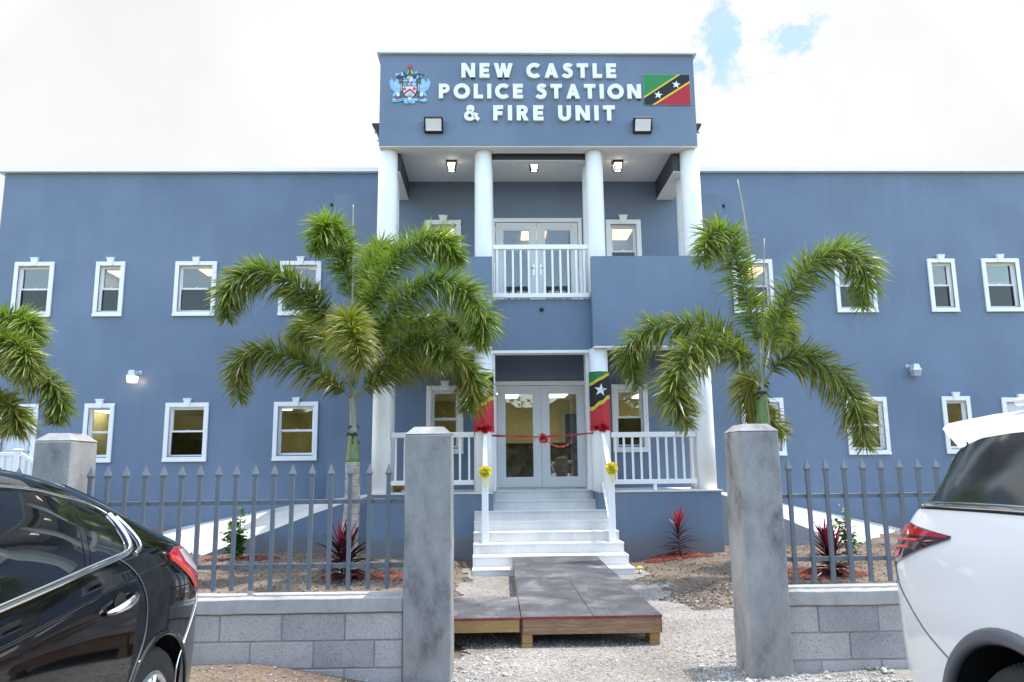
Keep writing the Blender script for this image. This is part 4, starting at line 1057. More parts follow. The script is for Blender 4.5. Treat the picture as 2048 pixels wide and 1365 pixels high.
# ------------------------------------------------------------------ gate pillars, block walls, steel fence
def pillar(x0, x1, y0, y1, z1, label):
    t = thing('gate_pillar', label, 'pillar', ((x0 + x1) / 2, (y0 + y1) / 2, 0), 'bare concrete pillars')
    bm = bmesh.new(); bmesh.ops.create_cube(bm, size=1)
    for v in bm.verts: v.co = Vector(((x0 + x1) / 2 + v.co.x * (x1 - x0), (y0 + y1) / 2 + v.co.y * (y1 - y0), (-0.25 + z1) / 2 + v.co.z * (z1 + 0.25)))
    bmesh.ops.bevel(bm, geom=bm.edges[:], offset=0.014, segments=2, affect='EDGES', profile=0.5)
    bmesh.ops.subdivide_edges(bm, edges=[e for e in bm.edges if e.calc_length() > 0.2], cuts=14, use_grid_fill=True)
    for v in bm.verts:   # hand-rendered, never quite true
        q = v.co * 2.3; v.co += Vector((mnoise.noise(q), mnoise.noise(q + Vector((7, 3, 1))), 0)) * 0.010
    b = MB(); b.bm(bm, 0, False); b.build('shaft', M_conc, t)
    b = MB(); e = 0.07; h = 0.065
    vs = [(x0, y0, z1 + .002), (x1, y0, z1 + .002), (x1, y1, z1 + .002), (x0, y1, z1 + .002), (x0 + e, y0 + e, z1 + h), (x1 - e, y0 + e, z1 + h), (x1 - e, y1 - e, z1 + h), (x0 + e, y1 - e, z1 + h)]
    b.add(vs, [(4, 5, 6, 7), (0, 1, 5, 4), (1, 2, 6, 5), (2, 3, 7, 6), (3, 0, 4, 7), (3, 2, 1, 0)])
    b.build('cap', M_conc, t)
    return t
pillar(-0.735, -0.345, 6.50, 6.90, 2.00, 'bare grey concrete gate pillar left of the opening, beside the timber walkway')
pillar(2.085, 2.43, 6.50, 6.93, 2.00, 'bare grey concrete gate pillar right of the opening, in front of a palm trunk')
pillar(-3.795, -3.49, 6.50, 6.93, 1.975, 'bare grey concrete fence pillar behind the roof of the black car')

def block_wall(x0, x1, label, joints, courses, zb):
    t = thing('block_wall', label, 'wall', ((x0 + x1) / 2, 6.7, 0), 'low block walls under the fence')
    b = MB(); b.box(x0, x1, 6.572, 6.86, zb - 0.3, 0.562); b.build('mortar_core', M_mortar, t)
    rnd = random.Random(int(x0 * 10) + 50)
    b = MB(); g = 0.006
    for ci, (za, zc) in enumerate(courses):
        xs = [x0] + [j for j in joints[ci] if x0 < j < x1] + [x1]
        for k in range(len(xs) - 1):
            dm = 1 if rnd.random() < 0.12 else 0
            off = rnd.uniform(-.003, .003)
            b.bbox(xs[k] + g, xs[k + 1] - g, 6.562 + off, 6.60, za + g, zc - g, 0.005, dm)
            b.bbox(xs[k] + g, xs[k + 1] - g, 6.83, 6.867 + off, za + g, zc - g, 0.005, dm)
    b.build('blockwork', [M_block, M_blockdark], t)
    bm = bmesh.new(); bmesh.ops.create_cube(bm, size=1)
    for v in bm.verts: v.co = Vector(((x0 + x1) / 2 + v.co.x * (x1 - x0), 6.715 + v.co.y * 0.35, 0.622 + v.co.z * 0.118))
    bmesh.ops.bevel(bm, geom=bm.edges[:], offset=0.008, segments=1, affect='EDGES')
    bmesh.ops.subdivide_edges(bm, edges=[e for e in bm.edges if e.calc_length() > 0.5], cuts=40, use_grid_fill=True)
    for v in bm.verts: v.co += Vector((0, mnoise.noise(v.co * 5) * 0.006, mnoise.noise(v.co * 4 + Vector((3, 1, 8))) * 0.006))
    b = MB(); b.bm(bm); b.build('coping', [M_coping], t)
    return t
zc = [(-0.13, 0.085), (0.085, 0.305), (0.305, 0.56), ]
zc = [(0.345, 0.562), (0.13, 0.345), (-0.09, 0.13)]
jl = [-3.22, -2.72, -2.22, -1.72, -1.21]; jm = [-2.97, -2.47, -1.97, -1.46, -0.97]
block_wall(-3.488, -0.737, 'low concrete block wall with coping left of the gate, behind the black car', [jl, jm, jl], zc, 0.1)
jr = [2.93, 3.43, 3.93, 4.43, 4.93]; jq = [2.68, 3.19, 3.69, 4.19, 4.69]
block_wall(2.432, 6.2, 'low concrete block wall with coping right of the gate, behind the white car', [[j - .25 + .0 for j in jr], jr, [j - .25 for j in jr]], zc, 0.0)
block_wall(-9.0, -3.797, 'low concrete block wall with coping beyond the left fence pillar', [[-8.5 + .5 * k for k in range(10)], [-8.25 + .5 * k for k in range(9)], [-8.5 + .5 * k for k in range(10)]], zc, 0.1)

def fence(x0, x1, xs, label, post=()):
    t = thing('steel_fence', label, 'fence', ((x0 + x1) / 2, 6.71, 0.68), 'grey spiked steel fence panels')
    yc = 6.71
    for z in (1.445, 0.915):
        b = MB(); b.bbox(x0, x1, yc + 0.012, yc + 0.045, z - 0.019, z + 0.019, 0.002); b.build('rail', M_fence, t)
    h = 0.0170; proto = None
    for i, x in enumerate(xs):
        if proto is None:
            b = MB(); b.bbox(x - h, x + h, yc - h - 0.006, yc + h - 0.008, 0.725, 1.672, 0.002)
            proto = b.build('picket', M_fence, t, org=(x, yc, 0.725)); px = x
            s = MB(); w = 0.0265; cy = yc - 0.007
            s.add([(x - h, cy - h, 1.660), (x + h, cy - h, 1.660), (x + h, cy + h, 1.660), (x - h, cy + h, 1.660), (x - w, cy - w, 1.682), (x + w, cy - w, 1.682), (x + w, cy + w, 1.682), (x - w, cy + w, 1.682), (x, cy, 1.768)],
                  [(3, 2, 1, 0), (0, 1, 5, 4), (1, 2, 6, 5), (2, 3, 7, 6), (3, 0, 4, 7), (4, 5, 8), (5, 6, 8), (6, 7, 8), (7, 4, 8)])
            s.build('spike', M_fence, proto)
        else:
            dup_part(proto, (x - px, 0, 0))
    for x in post:
        b = MB(); b.bbox(x - h - 0.002, x + h + 0.002, yc - h - 0.008, yc + h - 0.006, 0.68, 0.724, 0.002); b.bbox(x - 0.035, x + 0.035, yc - 0.045, yc + 0.03, 0.679, 0.690, 0.002)
        b.build('post_foot', mat('galvanised_steel', (0.5, 0.53, 0.56), 0.4, 0.6), t)
    return t
LS = [-3.414, -3.272, -3.118, -2.955, -2.804, -2.649, -2.494, -2.338, -2.187, -2.027, -1.867, -1.711, -1.546, -1.385, -1.22, -1.055, -0.893]
fence(-3.488, -0.737, LS, 'grey spiked steel fence on the block wall left of the gate', (LS[9],))
fence(2.432, 6.2, [2.57 + 0.1625 * k for k in range(22)], 'grey spiked steel fence on the block wall right of the gate', (4.52,))
fence(-9.0, -3.797, [-4.019 - 0.156 * k for k in range(31)], 'grey spiked steel fence beyond the left fence pillar')

# ------------------------------------------------------------------ timber walkway over the gravel
M_ply = None
def plymat():
    m, nt, b, out = new_mat('weathered_black_plywood'); L = nt.links
    geo = N(nt, 'ShaderNodeNewGeometry'); vec = geo.outputs['Position']
    mp = N(nt, 'ShaderNodeMapping'); mp.inputs['Scale'].default_value = (1.0, 0.8, 1); L.new(vec, mp.inputs[0])
    n1 = N(nt, 'ShaderNodeTexNoise', inp={'Scale': 2.4, 'Detail': 9, 'Roughness': 0.68, 'Distortion': 0.5}); L.new(mp.outputs[0], n1.inputs['Vector'])
    r1 = ramp(nt, n1.outputs[0], [(0.36, (0.048, 0.048, 0.054)), (0.50, (0.082, 0.082, 0.090)), (0.62, (0.15, 0.147, 0.15)), (0.76, (0.36, 0.345, 0.335))])
    n2 = N(nt, 'ShaderNodeTexNoise', inp={'Scale': 90, 'Detail': 4}); L.new(vec, n2.inputs['Vector'])
    r2 = ramp(nt, n2.outputs[0], [(0.35, 0.75), (0.65, 1.15)])
    mx = N(nt, 'ShaderNodeMixRGB', blend_type='MULTIPLY'); mx.inputs[0].default_value = 0.7; L.new(r1.outputs[0], mx.inputs[1]); L.new(r2.outputs[0], mx.inputs[2])
    L.new(mx.outputs[0], b.inputs['Base Color']); b.inputs['Roughness'].default_value = 0.6; b.inputs['Specular IOR Level'].default_value = 0.35
    return m
M_ply = plymat()
M_pine = woodmat('weathered_pine', (0.36, 0.22, 0.13), (0.22, 0.125, 0.07)); M_pine2 = woodmat('yellow_pine', (0.42, 0.27, 0.11), (0.34, 0.20, 0.07)); M_piney = woodmat('weathered_pine_side', (0.32, 0.20, 0.14), (0.22, 0.13, 0.09), 'Y')
M_redp = mat('red_edge_paint', (0.26, 0.03, 0.045), 0.6, var=0.5, scale=30)
def deck(x0, x1, x0b, x1b, y0, y1, zt, label, mfront, drop, blocks, seams):
    t = thing('timber_walkway', label, 'walkway', ((x0 + x1) / 2, (y0 + y1) / 2, 0), 'temporary timber walkway sections')
    th = 0.020
    b = MB(); b.add([(x0, y0, zt), (x1, y0, zt), (x1b, y1, zt), (x0b, y1, zt), (x0, y0, zt - th), (x1, y0, zt - th), (x1b, y1, zt - th), (x0b, y1, zt - th)],
        [(0, 1, 2, 3), (1, 5, 6, 2), (2, 6, 7, 3), (3, 7, 4, 0), (7, 6, 5, 4)])
    b.add([(x0, y0, zt), (x1, y0, zt), (x1, y0 + .0, zt - th), (x0, y0 + .0, zt - th)], [(0, 3, 2, 1)], 1)
    b.build('plywood_deck', [M_ply, M_redp], t)
    b = MB()
    for (xa, ya, xb, yb) in seams: b.add([(xa - .004, ya, zt + .002), (xb - .004, yb, zt + .002), (xb + .004, yb, zt + .002), (xa + .004, ya, zt + .002)], [(3, 2, 1, 0)])
    rnd = random.Random(3)
    for k in range(26):
        xx = rnd.uniform(x0 + .05, x1 - .05); yy = rnd.uniform(y0 + .05, y1 - .1); b.lathe([(0.007, 0), (0.007, 0.003)], (xx, yy, zt + .0005), 8)
    b.build('seams_and_nails', M_black, t)
    zb = zt - th - drop
    b = MB(); b.bbox(x0 + 0.015, x1 - 0.015, y0 + 0.004, y0 + 0.042, zb, zt - th - .001, 0.003); b.build('front_board', mfront, t)
    b = MB(); b.add([(x0 + .004, y0 + .006, zb), (x0 + .042, y0 + .045, zb), (x0b + .042, y1, zb), (x0b + .004, y1, zb), (x0 + .004, y0 + .006, zt - th - .002), (x0 + .042, y0 + .045, zt - th - .002), (x0b + .042, y1, zt - th - .002), (x0b + .004, y1, zt - th - .002)], [(0, 4, 7, 3), (1, 2, 6, 5), (0, 3, 2, 1), (4, 5, 6, 7), (0, 1, 5, 4), (2, 3, 7, 6)]); b.build('side_board', M_piney, t)
    b = MB(); b.add([(x1 - .004, y0 + .006, zb), (x1 - .042, y0 + .045, zb), (x1b - .042, y1, zb), (x1b - .004, y1, zb), (x1 - .004, y0 + .006, zt - th - .002), (x1 - .042, y0 + .045, zt - th - .002), (x1b - .042, y1, zt - th - .002), (x1b - .004, y1, zt - th - .002)], [(0, 3, 7, 4), (1, 5, 6, 2), (0, 1, 2, 3), (4, 7, 6, 5), (0, 4, 5, 1), (2, 6, 7, 3)]); b.build('side_board', M_piney, t)
    for k in range(int((y1 - y0) / .4)):
        yj = y0 + .2 + k * .4; b = MB(); b.box(x0 + .05, x1 - .05, yj, yj + .038, zb + .002, zt - th - .003); b.build('light_block_joist', M_piney, t)  # unseen cross boards, added to block light under the deck
    for (xb_, yb_) in blocks:
        b = MB(); b.bbox(xb_ - 0.05, xb_ + 0.05, yb_ - 0.02, yb_ + 0.25, 0.055, zb - .001, 0.004); b.bbox(xb_ - 0.055, xb_ + 0.05, yb_ - 0.025, yb_ + 0.22, -0.02, 0.053, 0.004); b.build('support_block', M_pine2, t)
    return t
deck(0.265, 1.625, 0.305, 1.665, 7.70, 12.83, 0.30, 'long weathered plywood walkway with a red painted edge leading to the steps', M_pine, 0.145, [(0.32, 7.73), (1.56, 7.78), (0.34, 10.2), (1.58, 10.2)], [(0.28, 10.15, 1.64, 10.16), (0.96, 7.72, 0.97, 10.14)])
deck(-1.35, 0.258, -1.35, 0.262, 7.70, 8.93, 0.295, 'short plywood walkway section with a yellow pine front board, running behind the left gate pillar', M_pine2, 0.115, [(-1.2, 7.78), (-0.5, 8.6)], [])
# yellow tap by the steps
tp = thing('garden_tap', 'small yellow-handled garden tap on the soil beside the lowest step', 'tap', (2.33, 12.62, 0.05))
b = MB(); b.tube([(2.33, 12.62, -0.02), (2.33, 12.62, 0.10), (2.33, 12.55, 0.10), (2.33, 12.53, 0.06)], 0.016, 8); b.build('pipe', M_chrome, tp)
b = MB(); b.lathe([(0.0, 0.0), (0.05, 0.005), (0.055, 0.03), (0.03, 0.05), (0.0, 0.052)], (2.33, 12.62, 0.105), 14); b.build('tap_handle', mat('yellow_plastic', (0.70, 0.52, 0.05), 0.4), tp)

# ------------------------------------------------------------------ ground
def soilmat(name, c1, c2, c3, gr):
    m, nt, b, out = new_mat(name); L = nt.links
    geo = N(nt, 'ShaderNodeNewGeometry'); vec = geo.outputs['Position']
    n1 = N(nt, 'ShaderNodeTexNoise', inp={'Scale': 1.1, 'Detail': 8, 'Roughness': 0.65}); L.new(vec, n1.inputs['Vector'])
    r1 = ramp(nt, n1.outputs[0], [(0.32, c3), (0.5, c2), (0.68, c1)])
    n2 = N(nt, 'ShaderNodeTexNoise', inp={'Scale': 24, 'Detail': 7, 'Roughness': 0.75}); L.new(vec, n2.inputs['Vector'])
    r2 = ramp(nt, n2.outputs[0], [(0.3, 0.55), (0.5, 1.0), (0.72, gr)])
    mx = N(nt, 'ShaderNodeMixRGB', blend_type='MULTIPLY'); mx.inputs[0].default_value = 0.9; L.new(r1.outputs[0], mx.inputs[1]); L.new(r2.outputs[0], mx.inputs[2])
    L.new(mx.outputs[0], b.inputs['Base Color']); b.inputs['Roughness'].default_value = 1.0; b.inputs['Specular IOR Level'].default_value = 0.1
    bp = N(nt, 'ShaderNodeBump', inp={'Strength': 0.8, 'Distance': 0.03}); L.new(n2.outputs[0], bp.inputs['Height']); L.new(bp.outputs[0], b.inputs['Normal'])
    return m
M_soil = soilmat('dry_soil', (0.235, 0.19, 0.155), (0.18, 0.143, 0.115), (0.10, 0.078, 0.062), 1.5)
M_grav = soilmat('crushed_gravel', (0.36, 0.335, 0.31), (0.30, 0.275, 0.25), (0.21, 0.18, 0.15), 1.35)
M_far = soilmat('open_ground', (0.22, 0.19, 0.15), (0.17, 0.15, 0.11), (0.10, 0.10, 0.06), 1.3)
b = MB(); b.box(-600, 600, -600, 600, -0.9, -0.30); struct(b.build('ground', M_far))
def gz(x, y):
    """height of the yard: flat gravel by the gate, beds rising gently to the building"""
    n = mnoise.noise(Vector((x * .8, y * .8, 3))) * .03
    path = 1 - min(1, max(0, (abs(x - 0.95 - (0.25 if y > 9 else 0.1)) - (1.35 if y > 9.5 else 1.9)) / 0.7))
    if y < 6.9:
        k = min(1, max(0, (6.45 - y) / 0.9)); rise = 0.19 * k * k * (3 - 2 * k)
        side = 0.17 * min(1, max(0, (-0.9 - x) / 1.0)) + 0.06 * min(1, max(0, (x - 2.2)))
        return max(rise, side) + n * .5
    bed = 0.05 + max(0, (y - 9)) * 0.026
    if x < -0.4: bed += -0.02 * min(4, max(0, -2.5 - x))
    if x > 5: bed -= 0.02 * min(4, x - 5)
    near = max(0, min(1, (y - 6.9) / 1.5))
    rough = mnoise.noise(Vector((x * 3, y * 3, 1))) * .03 + mnoise.noise(Vector((x * 9, y * 9, 5))) * .016
    return (1 - path) * (bed * near + rough) + path * (0.0 + n * .4 + max(0, y - 11) * .02)
def is_gravel(x, y):
    e = mnoise.noise(Vector((x * 1.7, y * 1.7, 9))) * .35 + mnoise.noise(Vector((x * 11, y * 11, 2))) * .09
    if y < 6.2: return True
    lim = 1.35 if y > 9.5 else 2.1
    return abs(x - 1.0) < lim + e if x > 1 else abs(x - 1.0) < 1.45 + e
def ground_sheet(name, x0, x1, y0, y1, st, want, m, dz):
    b = MB(); nx = int((x1 - x0) / st); ny = int((y1 - y0) / st); V = {}
    for i in range(nx):
        for j in range(ny):
            xa, ya = x0 + i * st, y0 + j * st
            if not want(xa + st / 2, ya + st / 2): continue
            q = []
            for (p, r) in ((i, j), (i + 1, j), (i + 1, j + 1), (i, j + 1)):
                if (p, r) not in V:
                    V[p, r] = len(b.v); X, Y = x0 + p * st, y0 + r * st
                    b.v.append((X, Y, gz(X, Y) + dz))
                q.append(V[p, r])
            b.face(q, 0, True)
    return struct(b.build(name, m))
ground_sheet('planting_soil', -12.4, 14.4, 6.9, 18.3, 0.10, lambda x, y: True, M_soil, 0.0)
def gravel_z(x, y): return gz(x, y) + 0.012
ground_sheet('gravel_path', -1.6, 4.2, 6.0, 13.4, 0.03, is_gravel, M_grav, 0.012)
ground_sheet('gravel_forecourt', -12.4, 14.4, 4.2, 7.0, 0.14, lambda x, y: y < 6.4 or not (-0.6 < x < 2.3), M_grav, 0.0)
M_asph = soilmat('low_bounce_asphalt', (0.075, 0.073, 0.07), (0.06, 0.058, 0.056), (0.042, 0.041, 0.04), 1.25)
b = MB(); b.box(-120, 120, -9.0, 4.32, -0.25, 0.185); struct(b.build('unseen_road', M_asph))  # out of view; dark surface added to cut light bounced onto the walls
M_soil2 = soilmat('roadside_soil', (0.26, 0.20, 0.15), (0.20, 0.15, 0.11), (0.12, 0.09, 0.07), 1.5)
ground_sheet('roadside_soil', -5.0, -0.95, 5.4, 6.6, 0.06, lambda x, y: y > 5.75 + mnoise.noise(Vector((x * 2, 1, 1))) * .25 and x < -1.0 + mnoise.noise(Vector((y * 3, 2, 1))) * .2, M_soil2, 0.012)
# loose stones: countless, so one object per kind
def stones(name, n, area, szr, m, sd, zf):
    rnd = random.Random(sd); b = MB()
    ico = bmesh.new(); bmesh.ops.create_icosphere(ico, subdivisions=1, radius=1); iv = [v.co.copy() for v in ico.verts]; ifc = [[v.index for v in f.verts] for f in ico.faces]; ico.free()
    k = 0; tries = 0
    while k < n and tries < n * 6:
        tries += 1
        x = rnd.uniform(area[0], area[1]); y = rnd.uniform(area[2], area[3])
        if not zf(x, y, rnd): continue
        s = rnd.uniform(*szr) * (1 if rnd.random() < .9 else 1.8); R_ = Matrix.Rotation(rnd.uniform(0, 6.3), 3, Vector((rnd.random(), rnd.random(), 1)).normalized())
        sc = Vector((rnd.uniform(.7, 1.3), rnd.uniform(.7, 1.3), rnd.uniform(.5, .9))) * s; z = gz(x, y) + 0.012
        vs = []
        for v in iv:
            j = 1 + rnd.uniform(-.22, .22); q = R_ @ Vector((v.x * sc.x * j, v.y * sc.y * j, v.z * sc.z * j)); vs.append((q.x + x, q.y + y, q.z + z + sc.z * .25))
        b.add(vs, ifc, rnd.choice((0, 0, 1, 2)), False); k += 1
    o = b.build(name, m); o['kind'] = 'stuff'
    return o
G1 = mat('pale_stone', (0.42, 0.405, 0.385), 0.9); G2 = mat('grey_stone', (0.30, 0.29, 0.285), 0.9); G3 = mat('brown_stone', (0.32, 0.26, 0.21), 0.9)
stones('gravel', 22000, (-1.0, 3.4, 5.6, 12.6), (0.0035, 0.0085), [G1, G2, G3], 5, lambda x, y, r: is_gravel(x, y) and not (0.3 < x < 1.6 and y > 8) and r.random() < (1.0 if y < 9 else .5))
stones('gravel', 900, (-2.0, 3.2, 6.0, 7.4), (0.008, 0.02), [G1, G2, G1], 6, lambda x, y, r: (1.7 < x and y < 7.3 and r.random() < .7) or (abs(x + .45) < .6 and r.random() < .35))
S1 = mat('soil_clod', (0.19, 0.15, 0.12), 1.0); S2 = mat('dark_soil_clod', (0.11, 0.085, 0.066), 1.0)
stones('soil_clods', 12000, (-8.0, 8.5, 10.3, 15.6), (0.004, 0.013), [S1, S2, G3, S1], 7, lambda x, y, r: not is_gravel(x, y))
stones('soil_clods', 3000, (1.9, 4.6, 7.4, 11.0), (0.004, 0.015), [S1, S2, G1], 8, lambda x, y, r: not is_gravel(x, y))
stones('roadside_stones', 1800, (-3.6, -0.7, 5.7, 6.5), (0.003, 0.010), [S1, G2, G3], 9, lambda x, y, r: True)
# red dyed bark mulch round the plants
M_mul = mat('red_bark_mulch', (0.22, 0.045, 0.028), 0.9, var=0.4, scale=50); M_mul2 = mat('dark_bark_mulch', (0.13, 0.03, 0.02), 0.9)
def mulch(cx, cy, rx, ry, n, sd):
    rnd = random.Random(sd); b = MB()
    for k in range(n):
        a = rnd.uniform(0, 6.3); r = sqrt(rnd.random()); x = cx + rx * r * cos(a); y = cy + ry * r * sin(a); z = gz(x, y) + 0.006 + rnd.uniform(0, .02)
        th = rnd.uniform(0, 3.2); l = rnd.uniform(.015, .04); w = rnd.uniform(.004, .010); u = Vector((cos(th), sin(th), rnd.uniform(-.4, .4))) * l; v = Vector((-sin(th), cos(th), rnd.uniform(-.3, .3))) * w; c = Vector((x, y, z)); h = Vector((0, 0, w * .7))
        b.add([c - u - v, c + u - v, c + u + v, c - u + v, c - u * .9 + h, c + u * .9 + h], [(0, 1, 5, 4), (2, 3, 4, 5), (1, 2, 5), (3, 0, 4), (0, 3, 2, 1)], rnd.choice((0, 0, 1)))
    o = b.build('red_mulch', [M_mul, M_mul2]); o['kind'] = 'stuff'
mulch(-1.75, 11.95, 0.85, 0.35, 800, 1); mulch(3.25, 13.80, 0.62, 0.36, 1500, 2); mulch(4.6, 11.7, 1.0, 0.5, 1200, 3); mulch(-4.55, 14.4, 0.7, 0.3, 700, 4)
# ------------------------------------------------------------------ palms
M_leaf = leafmat('palm_leaflet')
M_petiole = mat('petiole_green_grey', (0.22, 0.24, 0.13), 0.5, var=0.2, scale=12)
def barkmat(name, c1, c2, ring):
    m, nt, b, out = new_mat(name); L = nt.links
    tc = N(nt, 'ShaderNodeTexCoord'); geo = N(nt, 'ShaderNodeNewGeometry')
    n1 = N(nt, 'ShaderNodeTexNoise', inp={'Scale': 7, 'Detail': 6, 'Roughness': 0.65}); L.new(geo.outputs['Position'], n1.inputs['Vector'])
    r = ramp(nt, n1.outputs[0], [(0.35, c2), (0.62, c1)])
    w = N(nt, 'ShaderNodeTexWave', bands_direction='Z', inp={'Scale': ring, 'Distortion': 0.6, 'Detail': 2, 'Detail Scale': 2.0}); L.new(geo.outputs['Position'], w.inputs['Vector'])
    r2 = ramp(nt, w.outputs[0], [(0.0, 0.70), (0.12, 1.0), (1.0, 1.0)])
    mx = N(nt, 'ShaderNodeMixRGB', blend_type='MULTIPLY'); mx.inputs[0].default_value = 0.8; L.new(r.outputs[0], mx.inputs[1]); L.new(r2.outputs[0], mx.inputs[2])
    L.new(mx.outputs[0], b.inputs['Base Color']); b.inputs['Roughness'].default_value = 0.8
    bp = N(nt, 'ShaderNodeBump', inp={'Strength': 0.2, 'Distance': 0.006}); L.new(w.outputs[0], bp.inputs['Height']); L.new(bp.outputs[0], b.inputs['Normal'])
    return m
M_trunk = barkmat('ringed_palm_bark', (0.44, 0.41, 0.37), (0.24, 0.19, 0.155), 3.0)
M_shaft = mat('green_crownshaft', (0.13, 0.20, 0.055), 0.4, var=0.35, scale=5, stretch=(4, 4, .5))
M_shaft2 = mat('waxy_grey_green_sheath', (0.27, 0.30, 0.22), 0.55, var=0.25, scale=6, stretch=(4, 4, .7))
M_scar = mat('dark_leaf_scar', (0.05, 0.04, 0.03), 0.9)
def frond(tree, pts, sd, age, dens=1.0, length=0.47, t0=0.22, name='frond'):
    """plumed frond: leaflets all round a bent rachis. age 0 fresh green .. 1 yellowing"""
    rnd = random.Random(sd); n = 90
    P = catmull(pts, n)
    tot = sum((P[i + 1] - P[i]).length for i in range(n - 1))
    r = MB(); r.tube(P, [lerp(0.020, 0.003, i / (n - 1)) for i in range(n)], 6)
    fr = r.build(name, M_petiole, tree, org=P[0])
    b = MB(); N_ = int(1000 * dens * max(.6, tot / 2.6))
    for k in range(N_):
        t = t0 + (1 - t0) * ((k + rnd.random()) / N_)
        i = min(n - 2, int(t * (n - 1))); p = P[i].lerp(P[i + 1], t * (n - 1) - i)
        T = (P[min(i + 2, n - 1)] - P[max(i - 1, 0)]).normalized()
        side = T.cross(Vector((0, 0, 1)))
        if side.length < 0.15: side = T.cross(Vector((0.3, 1, 0)))
        side.normalize(); upv = side.cross(T).normalized()
        th = rnd.uniform(0, 2 * pi)
        u = (t - t0) / (1 - t0)
        prof = min(1, 0.45 + u * 3.2) * min(1, 0.42 + (1 - u) * 2.4)
        ln = length * prof * rnd.uniform(.75, 1.15)
        d = (side * cos(th) + upv * sin(th)) + T * rnd.uniform(.25, .75)
        d.normalize()
        droop = Vector((0, 0, -1)) * rnd.uniform(.12, .85)
        w = rnd.uniform(.007, .0135) * (1 if prof > .6 else .8)
        nrm = d.cross(Vector((rnd.uniform(-1, 1), rnd.uniform(-1, 1), rnd.uniform(.2, 1)))).normalized()
        mids = []
        for q in (0, .33, .68, 1.0):
            mids.append(p + d * (ln * q) + droop * (ln * q * q * .62))
        g = rnd.random()
        # own leaf colour: fresh lime to deep green, older ones olive, tips tan
        fresh = (0.225, 0.320, 0.045); deep = (0.062, 0.135, 0.042); olive = (0.205, 0.185, 0.028); tan = (0.34, 0.27, 0.10)
        c = [lerp(fresh[j], deep[j], min(1, max(0, .35 + .6 * (g - .3)))) for j in range(3)]
        if age < .3: c = [lerp(c[j], fresh[j], .55 - age) for j in range(3)]
        a_ = max(0, min(.9, age * rnd.uniform(.1, 1.15)))
        c = [lerp(c[j], olive[j], a_) for j in range(3)]
        v_ = rnd.uniform(.6, 1.4); c = [x * v_ for x in c]
        ct = [lerp(c[j], tan[j], min(1, (.25 + .75 * age) * rnd.random())) for j in range(3)]
        ws = (w * .5, w, w * .8)
        o = len(b.v)
        for q in range(3): b.v += [tuple(mids[q] - nrm * ws[q]), tuple(mids[q] + nrm * ws[q])]
        b.v.append(tuple(mids[3]))
        b.face([o, o + 1, o + 3, o + 2], 0, True, tuple(c)); b.face([o + 2, o + 3, o + 5, o + 4], 0, True, (tuple(c), tuple(c), tuple([(c[j] + ct[j]) / 2 for j in range(3)]), tuple([(c[j] + ct[j]) / 2 for j in range(3)])))
        b.face([o + 4, o + 5, o + 6], 0, True, tuple(ct))
    b.build('leaflets', M_leaf, fr)
    return fr
def palm(label, trunk, fronds, spears, sd, full=True, dens=1.0):
    base = Vector(trunk[-1])
    t = thing('palm_tree', label, 'palm', (base.x, base.y, 0), 'foxtail palms in the front bed')
    top = Vector(trunk[0])
    P = [Vector(p) for p in trunk]                 # top -> base
    zc = P[1]; zs = P[2]
    b = MB(); q = catmull(P[2:], 26)
    b.tube(q, [0.112 + 0.012 * sin(i * 1.7) * .3 + 0.028 * (i / 25) for i in range(26)], 24); b.build('trunk', M_trunk, t)
    b = MB(); q = catmull([P[2], P[1]], 12); b.tube(q, [lerp(0.112, 0.066, (i / 11) ** .8) for i in range(12)], 22); b.lathe([(0.113, -0.02), (0.117, 0.0), (0.113, 0.02)], tuple(P[2]), 22); b.build('crownshaft', M_shaft, t)
    b = MB(); q = catmull([P[1], P[0]], 10); b.tube(q, [lerp(0.062, 0.036, i / 9) for i in range(10)], 18); b.build('leaf_sheath', M_shaft2, t)
    rnd = random.Random(sd); b = MB()
    for k in range(7):
        th = rnd.uniform(0, 6.3); z = P[1] + Vector((0, 0, rnd.uniform(-.08, .22))); d = Vector((cos(th), sin(th), -.5))
        b.tube([z + d * .05, z + d * .09, z + d * .12 + Vector((0, 0, -.02))], [.02, .014, .004], 6)
    b.lathe([(0.071, -0.02), (0.074, 0), (0.068, .02)], tuple(P[1]), 18); b.build('leaf_scars', M_scar, t)
    for i, (k, (pts, age)) in enumerate(fronds.items()): frond(t, pts, sd * 100 + i, age, dens, .45 if sd == 1 else (.45 if sd == 2 else .35), .20 if sd == 1 else .20)
    for s in spears:
        b = MB(); q = catmull(s, 14); b.tube(q, [lerp(.008, .018, i / 13) for i in range(14)], 6); b.build('spear_leaf', mat('spear_sheath', (0.34, 0.33, 0.22), .5), t)
    return t
